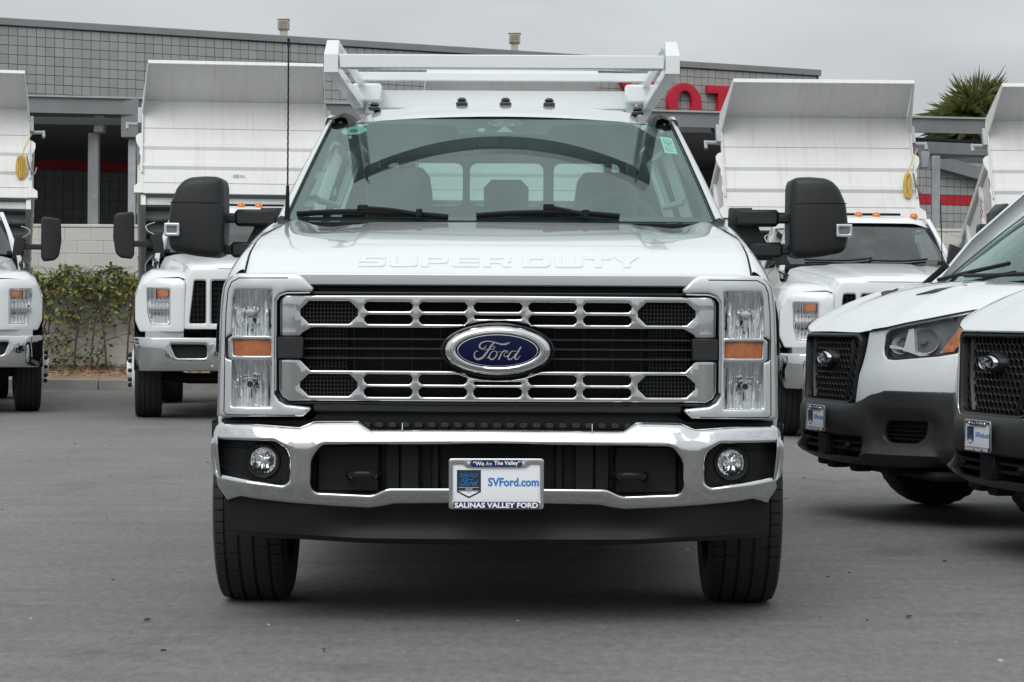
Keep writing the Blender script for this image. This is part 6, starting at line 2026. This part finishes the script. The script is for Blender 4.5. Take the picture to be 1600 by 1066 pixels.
def build_van(label):
    V_ = thing('cargo_van', (0, 0, 0), 0, label, 'van', 'white cargo vans parked side by side')
    # black bumper: stepped face, two side intakes
    def bo_(u, z):
        a = abs(u)
        o = .035 * (1 - sstep(.9, 1.3, a))
        o += .040 * sstep(.47, .53, z) * (1 - sstep(.62, .70, z)) * (1 - sstep(.30, .52, a)) * 1.0
        o += .03 * (1 - sstep(.40, .46, z)) * (1 - sstep(.55, .9, a))
        o -= .10 * sstep(.40, .30, z) if z < .40 else 0
        o -= .5 * max(0, .385 - z)
        # bowl round the side intake
        q_ = ((a - .715) / .215) ** 4 + ((z - .525) / .105) ** 4
        o -= .032 * (1 - sstep(.45, 1.2, q_))
        o -= .012 * sstep(.70, .76, z) * (1 - sstep(.5, .62, a))
        return o
    uw = u_of(0, .66)
    half = [(0, .325), (-.55, .33), (-.95, .34), (-1.25, .345), (-uw, .36), (-uw - .02, .50), (-uw, .74), (-1.15, .75), (-.60, .752), (-.50, .735), (-.43, .70), (-.36, .675), (0, .675)]
    intake = rp([(-.85, .585), (-.83, .50), (-.78, .468), (-.60, .468), (-.56, .505), (-.585, .57), (-.62, .585)], .02, 3)
    low = rp([(-.44, .49), (-.44, .39), (-.40, .375), (0, .375)] , .012, 2)
    lowh = sym(list(reversed(rp([(0, .375), (-.40, .375), (-.44, .40), (-.42, .49), (0, .49)], 0, 1))))
    lowc = [(-.40, .375), (.40, .375), (.44, .40), (.42, .488), (-.42, .488), (-.44, .40)]
    b = MB(); b.sheet(sym(half), [intake, mir(intake), lowc], pos=wrap(bo_), step=.045, thick=.06, rnd=.014)
    bm_ = b.build('bumper', BUMPK, V_, sharp=60)
    for sg in (-1, 1):
        b = MB(); b.sheet([(sg * -1 * abs(u), z) for u, z in [(.88, .60), (.53, .60), (.53, .455), (.88, .455)]], pos=wrap(lambda u, z: bo_(u, z) - .05), step=.06, thick=0, rnd=0)
        b.build('side_intake', BLACK, bm_)
        for z in (.492, .514, .536, .558):
            b = MB(); b.loft([[wrap(lambda u, z: .0)(sg * u, z + dz_, .015 + .02 * (dz_ > 0)) for dz_ in (-.005, .004)] for u in [.57 + .27 * i / 8 for i in range(9)]]); b.build('intake_louvre', BLACK, bm_)
    b = MB(); b.sheet([(-.47, .36), (.47, .36), (.47, .50), (-.47, .50)], pos=wrap(lambda u, z: -.06), step=.1, thick=0, rnd=0)
    for z in (.418, .455): b.loft([[wrap()(u, z + d_, -.03 + e_) for d_, e_ in ((-.010, .012), (-.006, 0), (.006, 0), (.010, .012))] for u in [-.42 + .84 * i / 10 for i in range(11)]])
    for u in (-.3, .3): b.lathe([(.0, -.02), (.016, -.018), (.02, .0)], (u, plan(u)[1] - .035, .437), 'y', 10)
    b.box(-.07, .07, -.055, .02, .375, .50, .01)
    b.build('lower_grille', BLACK, bm_)
    # hooks and tray edge under the bumper
    b = MB()
    for x in (-.5, -.2, .15, .45): b.box(x - .05, x + .05, .06 + .3 * x * x, .16 + .3 * x * x, .285, .345, .01)
    b.box(-.85, .85, .25, 1.4, .27, .32, .02); b.build('undertray', DARK, V_)
    # grille: frame, honeycomb net, badge
    g_ = thing('grille', (0, 0, 0)); g_.parent = V_
    go_ = rp([(-.405, 1.02), (-.355, .685), (-.30, .658), (.30, .658), (.355, .685), (.405, 1.02), (.37, 1.052), (-.37, 1.052)], .03, 3)
    gi_ = rp([(-.380, 1.008), (-.335, .700), (-.29, .680), (.29, .680), (.335, .700), (.380, 1.008), (.355, 1.030), (-.355, 1.030)], .025, 3)
    b = MB(); b.sheet(go_, [gi_], pos=wrap(lambda u, z: .045 - .06 * max(0, z - .7)), step=.06, thick=.10, rnd=.012); b.build('frame', BLACKT, g_, sharp=45)
    b = MB(); b.sheet([(x * 1.02, z) for x, z in go_], pos=wrap(lambda u, z: -.04), step=.2, thick=0, rnd=0); b.build('grille_back', DARK, g_)
    b = MB()
    hr = .0235
    dxh, dzh = hr * 1.9, hr * 1.40
    cells = []
    r_ = 0; z = .655
    gi_np = gi_
    while z < 1.035:
        u = -.44 + (dxh / 2 if r_ % 2 else 0)
        while u < .44:
            cells.append((u, z)); u += dxh
        z += dzh; r_ += 1
    P_ = np.array(cells); ok = inside(P_, gi_)
    wpos = wrap(lambda u, z: .012 - .05 * max(0, z - .7))
    for (u, z), k_ in zip(cells, ok):
        if not k_: continue
        ring_o = [(u + dxh * .50 * cx_, z + dzh * .66 * cz_) for cx_, cz_ in ((0, 1), (1, .5), (1, -.5), (0, -1), (-1, -.5), (-1, .5))]
        ring_i = [(u + (p - u) * .80, z + (q_ - z) * .78) for p, q_ in ring_o]
        Vv = [wpos(p, q_, .003) for p, q_ in ring_o] + [wpos(p, q_, .0) for p, q_ in ring_i] + [wpos(p, q_, .03) for p, q_ in ring_i]
        b.add(Vv, [(i, (i + 1) % 6, 6 + (i + 1) % 6, 6 + i) for i in range(6)] + [(6 + i, 6 + (i + 1) % 6, 12 + (i + 1) % 6, 12 + i) for i in range(6)])
    b.build('honeycomb_net', HEXK, g_, sharp=30, merge=False, recalc=False, kind='stuff')
    for sg in (-1, 1):
        b = MB(); rws = []
        for i in range(9):
            t = i / 8; z = .69 + .33 * t; u = sg * (.22 + .06 * t + .02 * math.sin(t * 3.14))
            rws.append([wpos(u - .010, z, .01), wpos(u, z, -.012), wpos(u + .010, z, .01)])
        b.loft(rws); b.build('grille_strut', HEXK, g_)
    # oval badge on a black pod
    bz = .915; k_ = .088
    b = MB(); yb = plan(0)[1] - .012 + .012
    rows_ = []
    for s_, y_ in ((1.25, .05), (1.22, .01), (1.06, -.030), (1.0, -.034)): rows_.append([(k_ * s_ * math.cos(2 * math.pi * i / 32), yb + y_, bz + k_ * .44 * s_ * math.sin(2 * math.pi * i / 32) * (1.2 if s_ > 1.1 else 1)) for i in range(32)])
    b.loft(rows_, closed=True); b.build('badge_pod', BLACKT, g_)
    b = MB(); rows_ = []
    for s_, y_ in ((1.0, -.034), (.98, -.05), (.88, -.058), (.80, -.052)): rows_.append([(k_ * s_ * math.cos(2 * math.pi * i / 32), yb + y_, bz + k_ * .44 * s_ * math.sin(2 * math.pi * i / 32)) for i in range(32)])
    b.loft(rows_, closed=True); b.build('badge_ring', CHROME, g_)
    b = MB(); rows_ = []
    for s_, y_ in ((.82, -.051), (.4, -.056), (.02, -.057)): rows_.append([(k_ * s_ * math.cos(2 * math.pi * i / 32), yb + y_, bz + k_ * .44 * s_ * math.sin(2 * math.pi * i / 32)) for i in range(32)])
    b.loft(rows_, closed=True); b.build('blue_oval', BLUE, g_)
    b = MB(); script_word(b, k_ * 1.25, 0, .001, yb - .058, 0, bz); b.build('script_lettering', LETW, g_, sharp=25, recalc=False)
    # white front panels beside the grille, and sides
    def po_(u, z):
        return .030 * (1 - sstep(.9, 1.3, abs(u))) - .10 * max(0, z - .80) - .012 * sstep(.86, .90, z) * (1 - sstep(.9, 1.1, abs(u)))
    UE = u_of(0, 5.55)
    lampz = lambda a: 1.052 + .126 * max(0, min(1, (a - .60) / .56)) ** .95
    ut = u_of(0, .50)
    lamp = [(-.558, .975), (-.565, .94), (-.59, .915), (-.64, .912), (-.90, .935), (-1.0, .952), (-1.04, .985), (-ut - .07, 1.158), (-ut - .06, 1.192), (-1.05, 1.162), (-.85, 1.122), (-.70, 1.096), (-.60, 1.076), (-.566, 1.050)]
    panel = [(-.35, .66), (-.56, .725), (-1.15, .725), (-uw + .03, .72), (-uw + .005, .40), (-1.62, .40), (-1.66, .95), (-1.66, 1.29), (-1.40, 1.235), (-ut - .12, 1.210), (-ut - .062, 1.199), (-1.05, 1.170), (-.85, 1.130), (-.70, 1.104), (-.60, 1.084), (-.43, 1.064), (-.42, 1.0)]
    for sg in (1, -1):
        S_ = lambda L_: L_ if sg > 0 else [(-u, z) for u, z in reversed(L_)]
        b = MB(); b.sheet(S_(panel), [S_(lamp)], pos=wrap(po_), step=.06, thick=.05, rnd=.010); b.build('front_wing', WHITE, V_, sharp=40)
        # rest of the side with wheel arch
        ua, ub = 1.655, UE
        uc = u_of(0, 1.02) 
        h = thing('headlight', (0, 0, 0)); h.parent = V_
        b = MB(); b.sheet(S_([(u * 1.0, z) for u, z in lamp]), pos=wrap(lambda u, z: po_(u, z) - .05), step=.05, thick=0, rnd=0); b.build('housing', LAMPK, h)
        b = MB(); lb = [(-.570, .975), (-.577, .945), (-.60, .925), (-.64, .922), (-.90, .945), (-.995, .960), (-1.03, .99), (-ut - .06, 1.156), (-ut - .055, 1.182), (-1.05, 1.154), (-.85, 1.114), (-.70, 1.088), (-.61, 1.068), (-.578, 1.044)]
        b.sheet(S_(lamp), [S_(lb)], pos=wrap(lambda u, z: po_(u, z) - .008), step=.05, thick=.04, rnd=.003); b.build('lamp_rim', GLOSSB, h)
        # bowls
        for uu, zz, ru, rz_ in ((.665, .992, .066, .048), (.80, 1.015, .102, .074)):
            b = MB(); rows_ = []
            pz = wrap(lambda u, z: po_(u, z) - .018)
            for s_, w_ in ((1.0, .0), (.97, .012), (.80, .040), (.5, .060), (.22, .066)):
                rows_.append([pz(-sg * (uu + ru * s_ * math.cos(2 * math.pi * i / 28)), zz + rz_ * s_ * math.sin(2 * math.pi * i / 28), w_ - (.03 if 0 else 0)) for i in range(28)])
            b.loft(rows_, closed=True); b.build('reflector', LAMPC, h, sharp=50)
            b = MB(); rows_ = []
            for s_, w_ in ((.26, .05), (.24, .012), (.20, .004), (.03, .002)): rows_.append([pz(-sg * (uu + ru * s_ * math.cos(2 * math.pi * i / 16)), zz + rz_ * s_ * math.sin(2 * math.pi * i / 16), w_) for i in range(16)])
            b.loft(rows_, closed=True); b.build('bulb_cap', LAMPK, h, sharp=50)
        # bright fins that divide the lamp
        pz = wrap(lambda u, z: po_(u, z) - .016)
        for q4 in ([(-.715, 1.078), (-.745, 1.082), (-.765, .950), (-.685, .962)], [(-.590, .992), (-.70, .978), (-.70, .966), (-.590, .976)], [(-.700, .962), (-.80, .948), (-.86, .938), (-.79, .936)]):
            b = MB(); Q4 = [(sg * -abs(u) if True else u, z) for u, z in q4]
            b.add([pz(u, z, 0) for u, z in Q4] + [pz(u, z, .03) for u, z in Q4], [(0, 1, 2, 3), (0, 1, 5, 4), (1, 2, 6, 5), (2, 3, 7, 6), (3, 0, 4, 7)])
            b.build('lamp_fin', LAMPC, h, sharp=20)
        b = MB(); b.sheet(S_([(-.905, .952), (-.985, .960), (-1.10, 1.118), (-1.03, 1.112)]), pos=wrap(lambda u, z: po_(u, z) - .02 + .003 * math.sin(u * 300)), step=.02, thick=.01, rnd=.003); b.build('turn_lamp', AMBER, h)
        b = MB(); b.sheet(S_(lamp), pos=wrap(lambda u, z: po_(u, z) - .003), step=.08, thick=0, rnd=0); b.build('lens', CLEAR, h, sharp=60)
        # body side
        arch = [(uc + .40 * math.cos(t), .36 + .42 * math.sin(t)) for t in [math.pi * i / 12 for i in range(13)]]
        side = [(-a, z) for a, z in ([(1.66, 1.29), (1.66, .45)] + [(u, z) for u, z in reversed(arch) if u > 1.66 and z > .40] + [(uc + .42, .36), (UE - .9, .36), (UE, .45), (UE, 2.45), (3.0, 2.45), (2.55, 2.12), (2.0, 1.62), (1.80, 1.36)])]
        swin = rp([(-2.15, 1.40), (-2.15, 1.62), (-2.62, 2.02), (-3.35, 2.02), (-3.35, 1.40)], .05, 3)
        tum = lambda u, z: -.06 * sstep(1.22, 1.36, z) - .26 * max(0, z - 1.35)
        b = MB(); b.sheet(S_(side), [S_(swin)], pos=wrap(tum), step=.2, thick=.05, rnd=.012); b.build('body_side', WHITE, V_, sharp=40)
        b = MB(); b.sheet(S_(swin), pos=wrap(lambda u, z: tum(u, z) - .015), step=.3, thick=0, rnd=0); b.build('side_window', SIDEG, V_)
        b = MB(); b.loft([[wrap(lambda u, z: .004)(-sg * u, z, 0) for z in (.40, .52)] for u in [1.66 + .2 * i for i in range(18)] if u > uc + .45]); b.build('sill_trim', BLACK, V_)
        # mirror
        b = MB(); b.box(sg * -1.05, sg * -1.32, 1.55, 1.68, 1.42, 1.86, .06); b.box(sg * -.95, sg * -1.1, 1.58, 1.66, 1.46, 1.54, .02); b.build('side_mirror', BLACKT, V_, sharp=50)
    # hood
    def edge(u):
        x, y, nx_, ny_ = plan(u); a = abs(u)
        if a < .40: z = 1.058 + .004 * (1 - a / .40)
        else:
            z = np.interp(a, [.40, .60, .70, .85, 1.05, ut + .062, ut + .12, 1.40, 1.66], [1.064, 1.088, 1.108, 1.134, 1.174, 1.203, 1.214, 1.243, 1.296])
        o = .030 * (1 - sstep(.9, 1.3, a)) - .10 * max(0, z - .80) + .002
        return Vector((x + nx_ * o, y + ny_ * o, z))
    def cowl(u):
        f = u / 1.66
        return Vector((f * .90, .86 + .13 * f * f, 1.352 - .05 * f * f))
    us_ = [-1.66 + 3.32 * i / 56 for i in range(57)]
    rows_ = []
    for j in range(13):
        s_ = j / 12; row = []
        for u in us_:
            e_, c_ = edge(u), cowl(u)
            p = e_.lerp(c_, s_)
            bul = (.052 * (1 - (abs(u) / 1.66) ** 2) + .02) * (math.sin(math.pi * s_ ** .75) * .85)
            p.z = e_.z + (c_.z - e_.z) * (1 - (1 - s_) ** 1.5) + bul * .55
            p.z += .012 * math.exp(-((abs(u) - .60) / .07) ** 2) * math.sin(math.pi * min(1, s_ * 1.0))
            row.append(p)
        rows_.append(row)
    b = MB(); b.loft(rows_); hd_ = b.build('hood', WHITE, V_, sharp=35)
    def hood_at(u, s_, dz_=0):
        j = min(11, int(s_ * 12)); t = s_ * 12 - j; i = (u + 1.66) / 3.32 * 56; i0 = min(55, int(i)); f = i - i0
        return rows_[j][i0].lerp(rows_[j][i0 + 1], f).lerp(rows_[j + 1][i0].lerp(rows_[j + 1][i0 + 1], f), t) + Vector((0, 0, dz_))
    for sg in (-1, 1):
        b = MB(); q_ = [(.30, .46), (.52, .50), (.66, .64), (.36, .58)]
        b.add([hood_at(sg * u, s_, .004) for u, s_ in q_] + [hood_at(sg * u, s_, -.02) for u, s_ in q_], [(0, 1, 2, 3), (0, 1, 5, 4), (1, 2, 6, 5), (2, 3, 7, 6), (3, 0, 4, 7)]); b.build('hood_vent', BLACK, hd_)
    for sg in (-1, 1):
        b = MB(); b.tube([hood_at(sg * 1.60, i / 10 * .98 + .01, .0) for i in range(11)], .004, 4); b.build('hood_gap', DARK, V_)
    for sg in (-1, 1):
        b = MB(); b.tube([tuple(edge(u) + Vector((0, -.002, .0))) for u in us_ if abs(u) > .47 and u * sg > 0], .004, 4); b.build('hood_gap', DARK, V_)
    # windscreen and roof
    def wv(u, t):
        x = u * (.87 - .13 * t)
        y = (.86 + .13 * u * u) * (1 - t) + (2.02 + .14 * u * u) * t
        return Vector((x, y, (1.338 - .05 * u * u) * (1 - t) + 2.13 * t + .05 * math.sin(math.pi * t)))
    b = MB(); b.loft([[wv(u / 14, t / 10) for u in range(-14, 15)] for t in range(11)]); b.build('windscreen', GLASS, V_, sharp=80)
    b = MB(); b.sheet([(-.999, .0), (.999, 0), (.999, 1), (-.999, 1)], [rp([(-.93, .10), (-.5, .075), (.5, .075), (.93, .10), (.92, .93), (-.92, .93)], .06, 3)], pos=lambda u, v, w: wv(u, v) + Vector((0, .008, -.006)), step=.1, thick=0, rnd=0); b.build('glass_border', FRIT, V_, sharp=80)
    b = MB(); b.loft([[(u * (.87 - .04 * abs(u)), y + .16 * u * u * (1 - sstep(2.0, 3, y)), z - .13 * sstep(.6, 1, abs(u))) for u in [i / 12 for i in range(-12, 13)]] for y, z in ((2.0, 2.13), (2.2, 2.26), (2.6, 2.40), (3.2, 2.47), (5.5, 2.47))]); b.build('roof', WHITE, V_, sharp=50)
    for sg in (-1, 1):
        b = MB(); rws = []
        for i in range(9):
            e_ = wv(sg, i / 8); xo_ = 1.02 - .06 - .26 * max(0, e_.z - 1.35) + .004; rws.append([tuple(e_ + Vector((0, 0, .008))), tuple(e_ + Vector((sg * .014, .02, .012))), (sg * xo_, e_.y + .06, e_.z - .0), (sg * xo_, e_.y + .20, e_.z - .06)])
        b.loft(rws); b.build('windscreen_pillar', WHITE, V_, sharp=50)
    b = MB(); b.loft([[(x, y, z) for x in (-.85, -.4, 0, .4, .85)] for y, z in ((1.0, 1.30), (1.5, 1.36), (1.85, 1.34), (1.95, 1.1))]); b.build('dashboard', INTER, V_)
    b = MB(); b.box(-1.0, 1.0, 2.9, 2.95, .5, 2.3); b.build('bulkhead', INTERL, V_)
    for x in (-.5, .5):
        b = MB(); b.box(x - .24, x + .24, 2.45, 2.6, 1.0, 1.75, .06); b.box(x - .12, x + .12, 2.48, 2.58, 1.74, 1.95, .04); b.build('seat', SEATM, V_, sharp=60)
    b = MB(); b.box(-.98, .98, 5.50, 5.54, .45, 2.42); b.build('rear_door', WHITE, V_)
    for pts in (((-.85, .05), (-.2, .045), (.30, .10)), ((-.15, .03), (.3, .03), (.88, .07))):
        b = MB(); b.tube(smooth_path([tuple(wv(u, t) + Vector((0, -.03, .02))) for u, t in pts], 4), .012, 6); b.build('wiper', BLACK, V_)
    b = MB(); b.beam(tuple(wv(-.97, .02) + Vector((-.02, -.06, .03))), tuple(wv(-.92, .14) + Vector((0, -.07, .03))), .07, .03, .005); b.build('wiper_arm', BLACK, V_)
    # running gear
    for x in (-.87, .87):
        for y, nm in ((1.02, 'front_wheel'), (4.30, 'rear_wheel')):
            w = thing(nm, (x, y, 0)); w.parent = V_; sg = 1 if x > 0 else -1
            tyre_mb(0, 0, .355, .235, n=64, rim_r=.205).build('tyre', RUBBER, w, sharp=28)
            b = MB(); b.lathe([(.215, sg * .10), (.19, sg * .07), (.12, sg * .06), (.10, sg * .085), (.0, sg * .09)], (0, 0, .355), 'x', 24)
            b.lathe([(.205, -sg * .115), (.195, -sg * .06), (.17, -sg * .02), (.17, sg * .02)], (0, 0, .355), 'x', 24); b.build('rim', STEEL, w)
            b = MB(); b.lathe([(.15, -sg * .02), (.15, sg * .0), (.0, sg * .0)], (0, 0, .355), 'x', 20); b.build('brake_disc', DARK, w)
    b = MB(); b.tube([(-.8, 1.02, .36), (-.4, 1.05, .30), (.4, 1.05, .30), (.8, 1.02, .36)], .045, 8); b.box(-.45, .45, .5, 1.9, .28, .8, .05); b.box(-.5, .5, 1.9, 5.2, .35, .5); b.box(-.98, .98, 1.5, 5.4, .40, .46); b.box(-.95, .95, .45, 1.5, .78, .9); b.build('chassis', DARK, V_)
    # dealer plate on the bumper
    yp = plan(0)[1] - bo_(0, .56) - .012
    plate_parts(V_, Matrix.Translation((0, yp - .008, .578)) @ Matrix.Scale(.82, 4))
    return V_
van = build_van('white cargo van with black bumper and amber-tipped headlight, beside the ladder rack truck')
van.location = (1.80, 12.8, -.02); van.rotation_euler = (0, 0, R(-76))
van2 = copy_tree(van)
van2['label'] = 'nearer white cargo van cut off by the right edge of the picture'
van2.location = (2.24, 10.5, -.0); van2.rotation_euler = (0, 0, R(-76))

# the nearer van has a bright line round its grille
gr2 = [c_ for c_ in van2.children if c_.name.startswith('grille')][0]
go2 = rp([(-.415, 1.02), (-.363, .680), (-.305, .648), (.305, .648), (.363, .680), (.415, 1.02), (.378, 1.064), (-.378, 1.064)], .03, 3)
gi2 = rp([(-.403, 1.02), (-.353, .685), (-.299, .658), (.299, .658), (.353, .685), (.403, 1.02), (.369, 1.053), (-.369, 1.053)], .03, 3)
b = MB(); b.sheet(go2, [gi2], pos=wrap(lambda u, z: .050 - .06 * max(0, z - .7)), step=.06, thick=.03, rnd=.004); b.build('chrome_trim', CHROME, gr2)
# hydraulic hoses and small decals that differ from bed to bed
for i, tr in enumerate(trucks):
    if i == 2: continue
    b = MB(); rr2 = random.Random(i)
    for k in range(3):
        x = .5 + .07 * k + rr2.uniform(-.03, .03)
        b.tube(smooth_path([(x, 3.6, 1.05), (x + .05, 4.0, 1.3 + .1 * k), (x - .1, 4.5, 1.25), (x - .2, 4.9, 1.6)], 5), .016, 6)
    b.build('hydraulic_hose', BLACK, tr, kind='stuff')
TI_ = R(31)
def bed_pt(x, s_, h): return Vector((x, 7.2 - s_ * math.cos(TI_) + h * math.sin(TI_), 1.06 + s_ * math.sin(TI_) + h * math.cos(TI_)))
bedB = [c_ for c_ in trucks[1].children if c_.name.startswith('dump_bed')][0]
DEC = pmat('decal_grey', (.35, .35, .36), .6); DECR = pmat('decal_red', (.45, .16, .16), .6)
b = MB()
def decal_at(x, h, w, hh, mi):
    b.add([bed_pt(x, 3.056, h), bed_pt(x + w, 3.056, h), bed_pt(x + w, 3.056, h + hh), bed_pt(x, 3.056, h + hh)], [(0, 1, 2, 3)], mi)
decal_at(-.03, .24, .075, .05, 0)
for k in range(3): decal_at(.055, .245 + .017 * k, .07 - .012 * k, .006, 0)
b.build('maker_decal', DEC, bedB, sharp=0)
bedE = [c_ for c_ in trucks[4].children if c_.name.startswith('dump_bed')][0]
b = MB(); xs_ = -1.205 - .026
for k in range(4):
    s0 = 2.72 - .03 * (k % 2)
    b.add([bed_pt(xs_, s0, .30 + .07 * k), bed_pt(xs_, s0 - .20 + .03 * k, .30 + .07 * k), bed_pt(xs_, s0 - .20 + .03 * k, .335 + .07 * k), bed_pt(xs_, s0, .335 + .07 * k)], [(0, 1, 2, 3)])
b.build('side_decal', DECR, bedE, sharp=0, kind='stuff')
